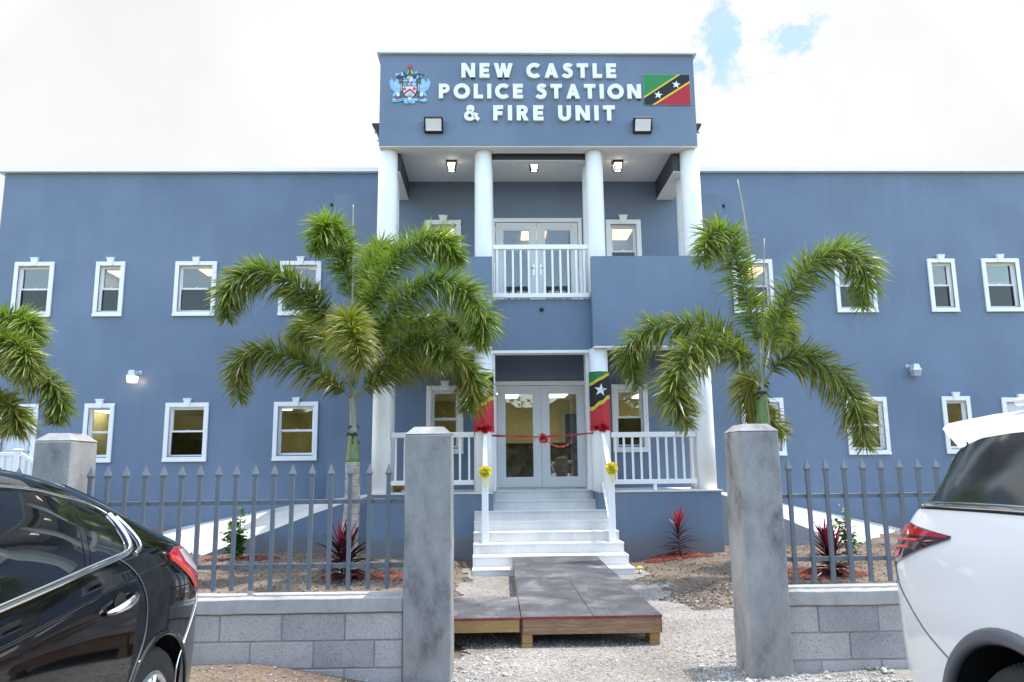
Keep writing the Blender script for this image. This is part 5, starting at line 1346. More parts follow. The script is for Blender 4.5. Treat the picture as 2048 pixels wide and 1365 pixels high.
PALM_L = {
  'F1': [(-2.25, 12.3, 2.9), (-2.46, 12.3, 3.72), (-2.72, 12.2, 4.2), (-2.99, 12.1, 4.54), (-3.43, 12.0, 4.81), (-3.82, 11.9, 4.82), (-4.11, 11.8, 4.48), (-4.11, 11.8, 4.06)],
  'F2': [(-2.25, 12.3, 3.06), (-2.35, 12.4, 4.5), (-2.45, 12.3, 5.22), (-2.51, 12.1, 5.53), (-2.64, 11.85, 5.57), (-2.75, 11.7, 5.13)],
  'F3': [(-2.23, 12.3, 3.06), (-2.06, 12.2, 4.02), (-1.86, 12.1, 4.54), (-1.5, 12.0, 5.1), (-1.04, 11.9, 5.36), (-0.72, 11.8, 5.25), (-0.51, 11.8, 4.93)],
  'F4': [(-2.23, 12.3, 2.98), (-1.96, 12.0, 3.58), (-1.72, 11.9, 4.0), (-1.29, 11.7, 4.44), (-0.77, 11.6, 4.59), (-0.36, 11.5, 4.36), (-0.13, 11.4, 3.89), (-0.23, 11.4, 3.58)],
  'F5': [(-2.23, 12.3, 2.98), (-2.02, 12.6, 3.59), (-1.74, 12.8, 4.01), (-1.24, 13.0, 4.28), (-0.68, 13.1, 4.22), (-0.49, 13.1, 3.91)],
  'F6': [(-2.22, 12.3, 2.82), (-2.15, 12.3, 2.93), (-1.71, 12.4, 3.26), (-1.18, 12.5, 3.52), (-0.54, 12.6, 3.53), (-0.32, 12.6, 3.08), (-0.42, 12.6, 2.66)],
  'F7': [(-2.26, 12.3, 2.74), (-2.32, 12.3, 2.9), (-2.62, 12.2, 3.17), (-3.06, 12.1, 3.44), (-3.55, 12.0, 3.57), (-3.92, 11.9, 3.38), (-3.87, 11.85, 2.8)],
  'F8': [(-2.25, 12.3, 2.82), (-2.23, 11.95, 3.34), (-2.18, 11.4, 3.74), (-2.08, 11.0, 3.87), (-1.93, 10.6, 3.59), (-1.79, 10.4, 3.16)],
  'F9': [(-2.24, 12.3, 2.98), (-2.18, 12.6, 4.18), (-2.08, 12.8, 5.05), (-1.99, 13.2, 5.58), (-1.88, 13.5, 5.56)],
  'F10': [(-2.26, 12.3, 2.98), (-2.63, 12.7, 3.7), (-2.99, 13.2, 4.22), (-3.31, 13.5, 4.26), (-3.54, 13.7, 3.86)],
  'F11': [(-2.22, 12.3, 2.82), (-1.89, 12.1, 3.12), (-1.43, 11.8, 3.55), (-0.95, 11.6, 3.67), (-0.59, 11.4, 3.33)],
}
PALM_R = {
  'R1': [(4.11, 11.5, 3.04), (4.09, 11.5, 3.4), (4.02, 11.5, 3.89), (3.86, 11.4, 4.49), (3.72, 11.3, 4.95), (3.57, 11.2, 5.23), (3.28, 11.0, 5.12), (3.09, 10.9, 4.68)],
  'R2': [(4.12, 11.5, 3.04), (4.19, 11.5, 3.4), (4.41, 11.4, 4.0), (4.68, 11.3, 4.53), (5.01, 11.2, 4.85), (5.4, 11.1, 4.92), (5.59, 11.0, 4.55), (5.48, 11.0, 4.01)],
  'R3': [(4.1, 11.5, 2.96), (4.08, 11.6, 3.29), (3.8, 11.7, 3.58), (3.43, 11.8, 3.88), (2.94, 11.9, 3.94), (2.43, 12.0, 3.84), (2.17, 12.0, 3.49), (2.31, 12.0, 2.96)],
  'R4': [(4.09, 11.5, 2.89), (4.0, 11.4, 3.12), (3.69, 11.2, 3.33), (3.25, 11.0, 3.5), (2.87, 10.8, 3.37), (2.61, 10.7, 3.01), (2.55, 10.6, 2.63), (2.7, 10.6, 2.26)],
  'R5': [(4.1, 11.5, 2.78), (4.17, 11.4, 3.05), (4.39, 11.3, 3.31), (4.75, 11.2, 3.29), (5.08, 11.1, 2.98), (5.28, 11.0, 2.51), (5.36, 11.0, 1.95)],
  'R6': [(4.08, 11.5, 2.78), (4.11, 11.8, 3.0), (4.13, 12.2, 3.08), (4.24, 12.5, 2.79), (4.5, 12.6, 2.5), (4.85, 12.7, 2.24)],
  'R7': [(4.11, 11.5, 3.0), (4.41, 11.9, 3.6), (4.69, 12.4, 4.11), (4.94, 12.8, 4.18), (5.12, 13.0, 3.78)],
}
PALM_F = {
  'A': [(-7.55, 11.2, 3.06), (-7.53, 11.2, 3.72), (-7.24, 11.1, 3.92), (-6.86, 11.0, 3.93), (-6.58, 10.9, 3.8), (-6.46, 10.9, 3.51)],
  'B': [(-7.54, 11.2, 2.99), (-7.17, 10.8, 3.43), (-6.78, 10.6, 3.53), (-6.5, 10.5, 3.45), (-6.29, 10.4, 3.26), (-6.21, 10.4, 2.99)],
  'C': [(-7.53, 11.2, 2.91), (-7.4, 11.4, 3.26), (-7.09, 11.5, 3.28), (-6.8, 11.6, 3.16), (-6.56, 11.6, 2.97), (-6.43, 11.6, 2.74), (-6.47, 11.6, 2.46)],
  'D': [(-7.53, 11.2, 2.84), (-7.17, 11.0, 2.82), (-6.89, 10.9, 2.73), (-6.67, 10.8, 2.62), (-6.57, 10.8, 2.45), (-6.6, 10.8, 2.3)],
  'E': [(-7.54, 11.2, 2.99), (-7.69, 11.2, 3.87), (-7.84, 11.1, 4.52), (-8.0, 11.0, 4.72), (-8.12, 10.9, 4.47)],
  'G': [(-7.53, 11.2, 2.91), (-7.92, 11.2, 3.35), (-8.44, 11.2, 3.5), (-8.84, 11.2, 3.29), (-8.91, 11.2, 2.78)],
  'H': [(-7.53, 11.2, 2.91), (-7.95, 11.8, 3.59), (-8.14, 12.2, 3.98), (-8.09, 12.5, 3.95), (-8.01, 12.7, 3.57)],
}
AGE_L = {'F1': .35, 'F2': .05, 'F3': .05, 'F4': .15, 'F5': .3, 'F6': .65, 'F7': .7, 'F8': .8, 'F9': .1, 'F10': .4, 'F11': .35}
AGE_R = {'R1': .2, 'R2': .25, 'R3': .45, 'R4': .6, 'R5': .65, 'R6': .7, 'R7': .3}
AGE_F = {'A': .1, 'B': .35, 'C': .4, 'D': .7, 'E': .1, 'G': .4, 'H': .2}
palm('full-crowned foxtail palm with a grey ringed trunk in the bed left of the steps', [(-2.24, 12.3, 3.02), (-2.21, 12.3, 2.27), (-2.21, 12.3, 1.86), (-2.2, 12.3, 1.26), (-2.24, 12.3, 0.5), (-2.25, 12.3, -0.05)],
     {k: (v, AGE_L[k]) for k, v in PALM_L.items()}, [[(-2.30, 12.3, 6.08), (-2.29, 12.3, 5.4), (-2.25, 12.3, 3.2)]], 1)
palm('sparser foxtail palm rising behind the right gate pillar', [(4.12, 11.5, 3.46), (4.09, 11.5, 2.80), (4.07, 11.5, 2.30), (4.01, 11.5, 1.22), (3.94, 11.5, -0.05)],
     {k: (v, AGE_R[k]) for k, v in PALM_R.items()}, [[(3.95, 11.6, 6.24), (4.02, 11.55, 5.43), (4.09, 11.5, 3.93), (4.11, 11.5, 3.31)], [(4.28, 11.5, 5.23), (4.2, 11.5, 4.25), (4.12, 11.5, 3.31)]], 2, dens=.85)
palm('foxtail palm at the far left, only its fronds reaching into view before the side door', [(-7.54, 11.2, 3.2), (-7.52, 11.2, 2.5), (-7.48, 11.2, 2.0), (-7.4, 11.2, 1.2), (-7.35, 11.2, -0.05)],
     {k: (v, AGE_F[k]) for k, v in PALM_F.items()}, [], 3)

# ------------------------------------------------------------------ cordylines and hibiscus
M_cord = leafmat('cordyline_leaf', 0.22, 0.32, (1.3, .7, .7))
def strap_leaf(b, base, d, ln, w, droop, c0, c1, rnd, seg=6):
    d = d.normalized(); s = d.cross(Vector((0, 0, 1)))
    if s.length < .1: s = Vector((1, 0, 0))
    s.normalize(); s = (s + Vector((0, 0, rnd.uniform(-.5, .5)))).normalized(); o = len(b.v)
    for q in range(seg + 1):
        t = q / seg; p = base + d * (ln * t) + Vector((0, 0, -droop * ln * t * t)); ww = w * (0.35 + 1.5 * t) * (1 - t) * 1.35 + w * .12 * (1 - t)
        up = s.cross(d).normalized() * ww * .45
        b.v += [tuple(p - s * ww + up), tuple(p), tuple(p + s * ww + up)]
    for q in range(seg):
        t = q / seg; c = tuple(lerp(c0[j], c1[j], t) for j in range(3)); a = o + q * 3
        b.face([a, a + 1, a + 4, a + 3], 0, True, c); b.face([a + 1, a + 2, a + 5, a + 4], 0, True, c)
def cordyline(label, x, y, h, spread, stems, nl, sd, redtop=.3, lw=0.030, ll=.42):
    z = gz(x, y); t = thing('cordyline', label, 'cordyline', (x, y, z), 'red-leaved cordylines in the beds')
    rnd = random.Random(sd); sb = MB(); lb = MB()
    for k in range(stems):
        a = rnd.uniform(0, 6.3); off = Vector((cos(a), sin(a), 0)) * spread * rnd.uniform(.1, .5) * (0 if stems == 1 else 1)
        hh = h * rnd.uniform(.75, 1.0) if stems > 1 else h
        base = Vector((x, y, z - .02)) + off * .3; tip = Vector((x, y, z + hh * .62)) + off
        sb.tube([base, base.lerp(tip, .5) + Vector((0, 0, .01)), tip], [.016, .014, .011], 7)
        for q in range(nl):
            u = q / nl; p = base.lerp(tip, .12 + .88 * u); th = q * 2.4 + rnd.uniform(-.3, .3); el = lerp(.15, 1.30, u ** 1.2) + rnd.uniform(-.15, .15)
            d = Vector((cos(th) * cos(el), sin(th) * cos(el), sin(el)))
            dark = (0.050, 0.014, 0.018); plum = (0.10, 0.022, 0.035); red = (0.34, 0.022, 0.045)
            if u > 1 - redtop: c0 = [lerp(plum[j], red[j], rnd.uniform(.5, 1)) for j in range(3)]; c1 = red if rnd.random() < .8 else plum
            else: c0 = dark; c1 = [lerp(dark[j], plum[j], rnd.random()) for j in range(3)]
            strap_leaf(lb, p, d, ll * rnd.uniform(.75, 1.15), lw * rnd.uniform(.8, 1.2), rnd.uniform(.25, .6) * (1.2 - u), c0, c1, rnd)
    sb.build('stem', mat('cordyline_stem', (0.13, 0.09, 0.08), .8), t); lb.build('leaves', M_cord, t)
cordyline('dense dark-red cordyline at the foot of the left palm, behind the fence', -2.18, 11.75, .86, .34, 4, 22, 11, .14, .034, .52)
cordyline('tall narrow cordyline with bright red top on the soil right of the steps', 3.27, 13.82, 0.92, 0, 1, 46, 12, .28, .022, .40)
cordyline('spreading maroon cordyline behind the fence right of the gate', 4.98, 11.55, .78, .42, 5, 24, 13, .16, .026, .50)
cordyline('small dark cordyline beside the left ramp, its tips showing above the black car', -5.25, 12.3, .95, .15, 2, 18, 14, .4, .024, .36)
M_hib = leafmat('hibiscus_leaf', 0.3, 0.35)
def hibiscus(label, x, y, h, w, n, sd, flower):
    z = gz(x, y); t = thing('hibiscus_shrub', label, 'shrub', (x, y, z), 'young hibiscus shrubs by the ramps')
    rnd = random.Random(sd); sb = MB(); lb = MB(); fb = MB()
    br = []
    for k in range(7):
        a = rnd.uniform(0, 6.3); r = w * rnd.uniform(.2, 1); hh = h * (1.0 if k == 0 else rnd.uniform(.45, .85)); e = Vector((x + r * cos(a) * (.3 if k == 0 else 1), y + r * sin(a) * .6, z + hh)); m_ = Vector((x, y, z)).lerp(e, .5) + Vector((rnd.uniform(-.03, .03), 0, .05))
        q = catmull([(x, y, z - .02), m_, e], 14); sb.tube(q, [lerp(.012, .004, i / 13) for i in range(14)], 6); br.append(q)
    for k in range(n):
        q = rnd.choice(br[1:] + br[:1] * (2 if k % 3 else 1)); p = q[rnd.randrange(2, 14)] + Vector((rnd.gauss(0, .05), rnd.gauss(0, .05), rnd.gauss(0, .03))); l = rnd.uniform(.045, .080)
        d = Vector((rnd.gauss(0, 1), rnd.gauss(0, 1), rnd.uniform(-.5, .6))).normalized(); s = d.cross(Vector((rnd.gauss(0, .5), rnd.gauss(0, .5), 1))).normalized(); up = s.cross(d) * l * .18
        g = rnd.random(); c = tuple(lerp((0.10, 0.22, 0.03)[j], (0.035, 0.10, 0.02)[j], g) for j in range(3))
        o = len(lb.v); lb.v += [tuple(p), tuple(p + d * l * .55 - s * l * .6 + up), tuple(p + d * l * .55), tuple(p + d * l * .55 + s * l * .6 + up), tuple(p + d * l * 1.5 - up), tuple(p + d * l * 1.05 - s * l * .45), tuple(p + d * l * 1.05 + s * l * .45)]
        for f in ((0, 1, 2), (0, 2, 3), (1, 5, 4, 2), (2, 4, 6, 3)): lb.face([o + i for i in f], 0, True, c)
    tip = br[0][-1]
    for k in range(3):
        p = tip + Vector((rnd.uniform(-.14, .02), -.03, rnd.uniform(-.25, .04))) if k else tip + Vector((-.10, 0, .03))
        fb.lathe([(0.0, 0), (.010, .01), (.014, .035), (.006, .06), (0, .065)], tuple(p), 8)
    sb.build('stem', mat('green_stem', (0.12, 0.14, .06), .7), t); lb.build('leaves', M_hib, t); fb.build('bud', mat('bud', flower, .6), t)
hibiscus('young hibiscus shrub with fresh green leaves and a red bud against the left ramp', -4.62, 14.35, .90, .26, 420, 21, (.45, .03, .03))
hibiscus('young hibiscus with a yellow bud rising behind the maroon cordyline', 5.75, 12.7, .86, .16, 170, 22, (.6, .35, .04))
# ------------------------------------------------------------------ wooded far side of the road, behind the viewer (mirrored in windows and car paint; solid banks added to darken reflections)
rnd = random.Random(77); b = MB()
rows = []
for i in range(121):
    x = -60 + i; r = []
    for j in range(9):
        t = j / 8; z = -.4 + t * (7.4 + 1.5 * mnoise.noise(Vector((x * .21, 0, 4)))); y = -27 - 2.0 * t + 1.3 * mnoise.noise(Vector((x * .35, t * 4, 2))) + (1 - t) * 2.2
        r.append((x, y, z))
    rows.append(r)
for i in range(120):
    for j in range(8):
        g = .5 + .5 * mnoise.noise(Vector((i * .7, j * 1.3, 1))); c = tuple(lerp((.05, .085, .022)[q], (.022, .042, .012)[q], g) for q in range(3))
        b.add([rows[i][j], rows[i + 1][j], rows[i + 1][j + 1], rows[i][j + 1]], [(0, 1, 2, 3)], 0, False, c)
for k in range(52):
    cx = -50 + k * 1.95 + rnd.uniform(-1, 1); cy = -25.5 + rnd.uniform(-3, 1); hh = rnd.uniform(4.5, 8.0)
    b.tube([(cx, cy, -.3), (cx + rnd.uniform(-.3, .3), cy, hh * .4), (cx + rnd.uniform(-.5, .5), cy, hh * .75)], [.20, .14, .06], 6, col=(.07, .05, .035))
    for q in range(620):
        d = Vector((rnd.gauss(0, 1), rnd.gauss(0, 1), rnd.gauss(0, 1))).normalized() * (rnd.random() ** .4)
        p = Vector((cx, cy, hh * .58)) + Vector((d.x * 1.9, d.y * 1.6, d.z * hh * .44)); u = Vector((rnd.gauss(0, 1), rnd.gauss(0, 1), rnd.gauss(0, 1))).normalized() * rnd.uniform(.08, .20); v = u.orthogonal().normalized() * u.length * .6
        g = rnd.random(); b.add([p - u, p + v, p + u, p - v], [(0, 1, 2, 3)], 0, False, tuple(lerp((.06, .115, .025)[j], (.03, .06, .015)[j], g) for j in range(3)))
for sd in (-1, 1):  # unseen side banks, added to darken car reflections and low sky light
    for i in range(30):
        y0 = -24 + i
        for j in range(8):
            def bk(ii, jj):
                t = jj / 8; yy = -24 + ii; return (sd * (27 + 2 * t + 1.2 * mnoise.noise(Vector((ii * .35, t * 4, 8))) - (1 - t) * 2), yy, -.4 + t * (5.6 + 1.8 * mnoise.noise(Vector((ii * .25, 3, sd)))))
            g = .5 + .5 * mnoise.noise(Vector((i * .7, j * 1.3, 5))); c = tuple(lerp((.055, .09, .025)[q], (.022, .042, .012)[q], g) for q in range(3))
            b.add([bk(i, j), bk(i + 1, j), bk(i + 1, j + 1), bk(i, j + 1)], [(0, 1, 2, 3)], 0, False, c)
tl = b.build('unseen_treeline', leafmat('roadside_foliage', .2, .6)); tl['kind'] = 'stuff'
# ------------------------------------------------------------------ vehicles
def smooth_tab(us, vs, u):
    """monotone-ish cubic interpolation of a table"""
    n = len(us)
    if u <= us[0]: return vs[0]
    if u >= us[-1]: return vs[-1]
    for i in range(n - 1):
        if u <= us[i + 1]: break
    def sl(k):
        if k <= 0: return (vs[1] - vs[0]) / (us[1] - us[0])
        if k >= n - 1: return (vs[-1] - vs[-2]) / (us[-1] - us[-2])
        a = (vs[k] - vs[k - 1]) / (us[k] - us[k - 1]); b_ = (vs[k + 1] - vs[k]) / (us[k + 1] - us[k])
        return 0 if a * b_ <= 0 else 2 * a * b_ / (a + b_)
    h = us[i + 1] - us[i]; t = (u - us[i]) / h; m0, m1 = sl(i) * h, sl(i + 1) * h
    return (2 * t ** 3 - 3 * t * t + 1) * vs[i] + (t ** 3 - 2 * t * t + t) * m0 + (-2 * t ** 3 + 3 * t * t) * vs[i + 1] + (t ** 3 - t * t) * m1
class Car:
    """car body lofted from cross-sections; local u runs nose to tail (nose towards -Y), s to the visible side"""
    def __init__(c, T, L, xc, yr, zg, side):
        c.T = T; c.L = L; c.xc = xc; c.yr = yr; c.zg = zg; c.side = side; c.cache = {}
    def g(c, k, u): return smooth_tab(c.T['u'], c.T[k], u)
    def W(c, u, s, z): return (c.xc + c.side * s, c.yr - c.L + u, c.zg + z)
    def section(c, u):
        k = round(u, 4)
        if k in c.cache: return c.cache[k]
        w, zb, zbelt, wb, zt, wt, zr = (c.g(q, u) for q in ('w', 'zb', 'zbelt', 'wb', 'zt', 'wt', 'zr'))
        zmid = lerp(zb, zbelt, .52)
        P = [(0, zb), (w * .80, zb), (w * .965, zb + .07), (w * .992, lerp(zb, zmid, .55)), (w, zmid), (w * .992, lerp(zmid, zbelt, .62)), (wb, zbelt), (lerp(wb, wt, .5) + c.T.get('bulge', .022) * min(1, (zr - zbelt) / .2), lerp(zbelt, zr, .52)), (wt, zr), (wt * .80, lerp(zr, zt, .74)), (wt * .42, lerp(zr, zt, .97)), (0, zt)]
        pts = [Vector((a, b_, 0)) for a, b_ in P]
        out = []
        sub = 5
        Q = [Vector((-pts[1].x, pts[1].y, 0))] + pts + [Vector((-pts[-2].x, pts[-2].y, 0))]
        for i in range(len(pts) - 1):
            a, b_, cc, d = Q[i:i + 4]
            for q in range(sub):
                t = q / sub; tt = .75
                m0 = (cc - a) * .5 * tt; m1 = (d - b_) * .5 * tt
                v = (2 * t ** 3 - 3 * t * t + 1) * b_ + (t ** 3 - 2 * t * t + t) * m0 + (-2 * t ** 3 + 3 * t * t) * cc + (t ** 3 - t * t) * m1
                out.append((v.x, v.y))
        out.append((0, pts[-1].y))
        c.cache[k] = out
        return out
    def sx(c, u, z):
        """half width of the flank at height z"""
        S = c.section(u); best = 0
        for i in range(5, len(S) - 1):
            a, b_ = S[i], S[i + 1]
            if (a[1] - z) * (b_[1] - z) <= 0 and abs(a[1] - b_[1]) > 1e-9:
                best = max(best, lerp(a[0], b_[0], (z - a[1]) / (b_[1] - a[1])))
        return best if best > 0 else S[28][0] * .9
    def tz(c, u, s):
        S = c.section(u)
        for i in range(len(S) - 1, 20, -1):
            a, b_ = S[i], S[i - 1]
            if (a[0] - s) * (b_[0] - s) <= 0 and abs(a[0] - b_[0]) > 1e-9: return lerp(a[1], b_[1], (s - a[0]) / (b_[0] - a[0]))
        return S[-1][1]
    def body(c, us, wheels, ra, mats, parent):
        b = MB(); n = None
        rows = []
        for u in us:
            S = c.section(u); ring = [(s, z) for s, z in S] + [(-s, z) for s, z in S[-2:0:-1]]
            rows.append([c.W(u, s, z) for s, z in ring])
        b.grid(rows, 0, True, True); n = len(rows[0])
        for r, rev in ((0, True), (len(rows) - 1, False)):
            ids = [r * n + j for j in range(n)]
            b.face(ids[::-1] if rev else ids, 0, False)
        o = b.build('body', mats, parent)
        fixnormals(o)
        # cut the wheel arches
        cut = MB()
        for uw, zw in wheels:
            for sd in (-1, 1):
                x, y, z = c.W(uw, 0, zw); x0 = c.xc + sd * .58; x1 = c.xc + sd * 1.3
                m = 40; oo = len(cut.v)
                for xx in (min(x0, x1), max(x0, x1)):
                    cut.v += [(xx, y + ra * cos(2 * pi * k / m), z + ra * sin(2 * pi * k / m)) for k in range(m)]
                for k in range(m): cut.face([oo + k, oo + (k + 1) % m, oo + m + (k + 1) % m, oo + m + k])
                cut.face([oo + k for k in range(m)][::-1]); cut.face([oo + m + k for k in range(m)])
        co = cut.build('cutter', mats[1]); fixnormals(co)
        md = o.modifiers.new('arch', 'BOOLEAN'); md.operation = 'DIFFERENCE'; md.object = co; md.solver = 'EXACT'
        dg = bpy.context.evaluated_depsgraph_get()
        me = bpy.data.meshes.new_from_object(o.evaluated_get(dg))
        o.modifiers.clear(); old = o.data; o.data = me; bpy.data.meshes.remove(old)
        cm = co.data; bpy.data.objects.remove(co); bpy.data.meshes.remove(cm)
        me.materials.clear()
        for m_ in mats: me.materials.append(m_)
        org = WL[o]
        for p in me.polygons:
            cx_, cy_, cz_ = p.center.x + org.x, p.center.y + org.y, p.center.z + org.z
            p.material_index = 0
            for uw, zw in wheels:
                X, Y, Z = c.W(uw, 0, zw)
                dd = sqrt((cy_ - Y) ** 2 + (cz_ - Z) ** 2)
                nv = (Y - cy_) * p.normal.y + (Z - cz_) * p.normal.z
                if (dd < ra + .004 and nv > dd * .8) or (dd < ra and abs(abs(cx_ - c.xc) - .58) < .01): p.material_index = 1
            p.use_smooth = True
        bm = bmesh.new(); bm.from_mesh(me)
        for e in bm.edges:
            if len(e.link_faces) == 2 and e.calc_face_angle(0) > radians(32): e.smooth = False
        bm.to_mesh(me); bm.free()
        return o
    def patch(c, name, top, bot, m, parent, nu=26, nv=8, off=.004, both=False, mode='side', thick=.006, sgn=1):
        """panel that follows the bodywork. side: (u, z) edges; top: (u, s) edges"""
        if both: c.patch(name, top, bot, m, parent, nu, nv, off, False, mode, thick, -1)
        b = MB()
        def resample(pl, n):
            pl = [Vector((p[0], p[1], 0)) for p in pl]; d = [0]
            for i in range(len(pl) - 1): d.append(d[-1] + (pl[i + 1] - pl[i]).length)
            return [Vector((interp(d, [p.x for p in pl], d[-1] * k / (n - 1)), interp(d, [p.y for p in pl], d[-1] * k / (n - 1)), 0)) for k in range(n)]
        A = resample(top, nu); B = resample(bot, nu)
        for sg in (sgn,):
            G = []; G2 = []
            for i in range(nu):
                r = []; r2 = []
                for j in range(nv):
                    p = A[i].lerp(B[i], j / (nv - 1))
                    if mode == 'side': q = (p.x, sg * (c.sx(p.x, p.y) + off), p.y); q2 = (p.x, sg * (c.sx(p.x, p.y) + off - thick), p.y)
                    else: q = (p.x, p.y, c.tz(p.x, abs(p.y)) + off); q2 = (p.x, p.y, c.tz(p.x, abs(p.y)) + off - thick)
                    r.append(c.W(*q)); r2.append(c.W(*q2))
                G.append(r); G2.append(r2)
            b.grid(G, 0, True)
            o = len(b.v)
            # rim
            idx = [(i, 0) for i in range(nu)] + [(nu - 1, j) for j in range(1, nv)] + [(i, nv - 1) for i in range(nu - 2, -1, -1)] + [(0, j) for j in range(nv - 2, 0, -1)]
            b.v += [G[i][j] for i, j in idx] + [G2[i][j] for i, j in idx]; k = len(idx)
            for q in range(k): b.face([o + q, o + (q + 1) % k, o + k + (q + 1) % k, o + k + q], 0, False)
        return b.build(name, m, parent)
    def line(c, name, pts, r, m, parent, off=.002, n=40, mode='side', flat=None, both=False, sgn=1):
        if both: c.line(name, pts, r, m, parent, off, n, mode, flat, False, -1)
        P = catmull([(p[0], p[1], 0) for p in pts], n); b = MB()
        for sg in (sgn,):
            q = [c.W(p.x, sg * (c.sx(p.x, p.y) + off), p.y) if mode == 'side' else c.W(p.x, sg * p.y, c.tz(p.x, abs(p.y)) + off) for p in P]
            b.tube(q, r, 8, flat=flat)
        return b.build(name, m, parent)
    def wheel(c, u, z, r, rim, wid, spokes, parent, inset=.0, both=True):
        for sg in ((1, -1) if both else (1,)):
            x, y, zz = c.W(u, 0, z); so = sg * c.side; xo = c.xc + so * (c.g('w', u) - .02 - inset)
            b = MB(); prof = [(rim, 0), (rim + .02, .008), (r - .055, .014), (r - .02, .004), (r - .004, -.02), (r, -.045), (r, -wid + .045), (r - .004, -wid + .02), (r - .05, -wid), (rim, -wid + .02)]
            b.lathe([(a, h * so) for a, h in prof], (xo, y, zz), 64, 'x')
            for k in range(72):   # tread blocks
                th = 2 * pi * k / 72
                for q in range(4):
                    xa = xo - so * (.045 + q * (wid - .09) / 4 + .006); xb = xo - so * (.045 + (q + 1) * (wid - .09) / 4 - .006)
                    a0, a1 = th + .008 + .02 * (q % 2), th + .065 + .02 * (q % 2)
                    vs = [(xx, y + rr * cos(a), zz + rr * sin(a)) for rr in (r - .002, r + .007) for xx in (xa, xb) for a in (a0, a1)]
                    b.add(vs, [(4, 5, 7, 6), (0, 1, 5, 4), (2, 6, 7, 3), (0, 4, 6, 2), (1, 3, 7, 5)])
            w = b.build('wheel', M_tyre, parent, org=(xo, y, zz)); fixnormals(w)
            b = MB(); b.lathe([(rim + .004, .004 * so), (rim - .012, .012 * so), (rim - .03, .0), (rim - .04, -.07 * so), (rim - .04, -wid * so * .8), (0.001, -wid * so * .8)], (xo, y, zz), 48, 'x', caps=False)
            for k in range(spokes):
                th = 2 * pi * k / spokes + .3
                for e in (-.16, .16):
                    c1, s1 = cos(th + e * .25), sin(th + e * .25); c2, s2 = cos(th + e), sin(th + e)
                    b.tube([(xo - so * .012, y + .05 * c1, zz + .05 * s1), (xo - so * .004, y + rim * .55 * cos(th + e * .8), zz + rim * .55 * sin(th + e * .8)), (xo + so * .002, y + (rim - .015) * c2, zz + (rim - .015) * s2)], [.022, .017, .016], 8)
            b.lathe([(0.001, .012 * so), (.035, .010 * so), (.055, -.005 * so), (.06, -.03 * so)], (xo, y, zz), 20, 'x', caps=False)
            fixnormals(b.build('rim', M_alloy, w))
            b = MB(); b.lathe([(0.001, 0), (rim * .72, 0), (rim * .72, -.02 * so), (.001, -.02 * so)], (xo - so * .09, y, zz), 32, 'x', caps=False); fixnormals(b.build('brake_disc', M_black, w))
M_tyre = mat('tyre_rubber', (0.022, 0.022, 0.023), 0.75, var=0.2, scale=20); M_alloy = mat('silver_alloy', (0.62, 0.63, 0.65), 0.22, 0.9)
M_blackcar = mat('black_car_paint', (0.0035, 0.0037, 0.0045), 0.035, spec=0.55)
M_arch = mat('arch_liner', (0.006, 0.006, 0.007), 0.8)
M_whitecar = mat('pearl_white_paint', (0.80, 0.80, 0.81), 0.28, coat=1.0)
M_tint = mat('privacy_glass', (0.006, 0.007, 0.009), 0.02, spec=0.9)
M_tint2 = mat('smoked_rear_glass', (0.022, 0.024, 0.027), 0.085, spec=1.0)
M_trimblk = mat('gloss_black_trim', (0.006, 0.006, 0.007), 0.12, coat=.5)
M_lampred = mat('red_lamp_lens', (0.42, 0.006, 0.012), 0.06, coat=1.0, spec=.8)
M_lampdark = mat('dark_lamp_lens', (0.05, 0.004, 0.008), 0.05, coat=1.0, spec=.8)
M_lampclear = mat('clear_lamp_lens', (0.62, 0.50, 0.52), 0.08, coat=1.0)
M_lampor = mat('bright_red_reflector', (0.75, 0.03, 0.015), 0.15, coat=1.0)
M_bumper = mat('dark_grey_bumper', (0.055, 0.052, 0.055), 0.3, coat=.4)
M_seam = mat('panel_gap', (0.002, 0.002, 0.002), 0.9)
M_seamw = mat('panel_gap_grey', (0.12, 0.12, 0.13), 0.8)

# --- black sedan, nose towards the viewer, tail to the fence
SED = dict(
 u=[0, .06, .22, .6, 1.0, 1.4, 1.85, 2.3, 2.7, 3.04, 3.38, 3.73, 4.05, 4.3, 4.47, 4.58, 4.65],
 w=[.50, .64, .79, .88, .905, .91, .91, .912, .915, .915, .915, .912, .90, .865, .80, .70, .56],
 zb=[.34, .26, .20, .18, .17, .17, .17, .17, .17, .17, .17, .18, .20, .23, .26, .30, .36],
 zbelt=[.60, .66, .73, .83, .90, .945, .985, 1.015, 1.055, 1.095, 1.118, 1.125, 1.115, 1.09, 1.06, 1.0, .90],
 wb=[.46, .60, .745, .83, .86, .87, .875, .875, .875, .875, .872, .862, .83, .77, .70, .60, .47],
 zt=[.66, .74, .82, .93, 1.02, 1.20, 1.43, 1.53, 1.548, 1.535, 1.495, 1.42, 1.305, 1.215, 1.155, 1.07, .96],
 wt=[.36, .50, .62, .70, .73, .66, .60, .61, .612, .612, .605, .60, .62, .60, .55, .47, .36],
 zr=[.64, .71, .79, .895, .97, 1.09, 1.33, 1.445, 1.475, 1.465, 1.42, 1.345, 1.245, 1.168, 1.115, 1.04, .935])
car = thing('sedan_car', 'shiny black sedan with tinted windows and chrome trim, its tail to the fence', 'car', (-2.515, 2.5, 0.21))
C = Car(SED, 4.65, -2.515, 4.81, 0.21, 1)
US = [0, .02, .06, .12, .2, .3, .45, .6] + [.6 + .09 * k for k in range(1, 45)]; US = [u for u in US if u < 4.62] + [4.5, 4.54, 4.58, 4.61, 4.635, 4.65]; US = sorted(set(round(u, 3) for u in US))
body = C.body(US, [(.95, .333), (3.77, .333)], .385, [M_blackcar, M_arch], car)
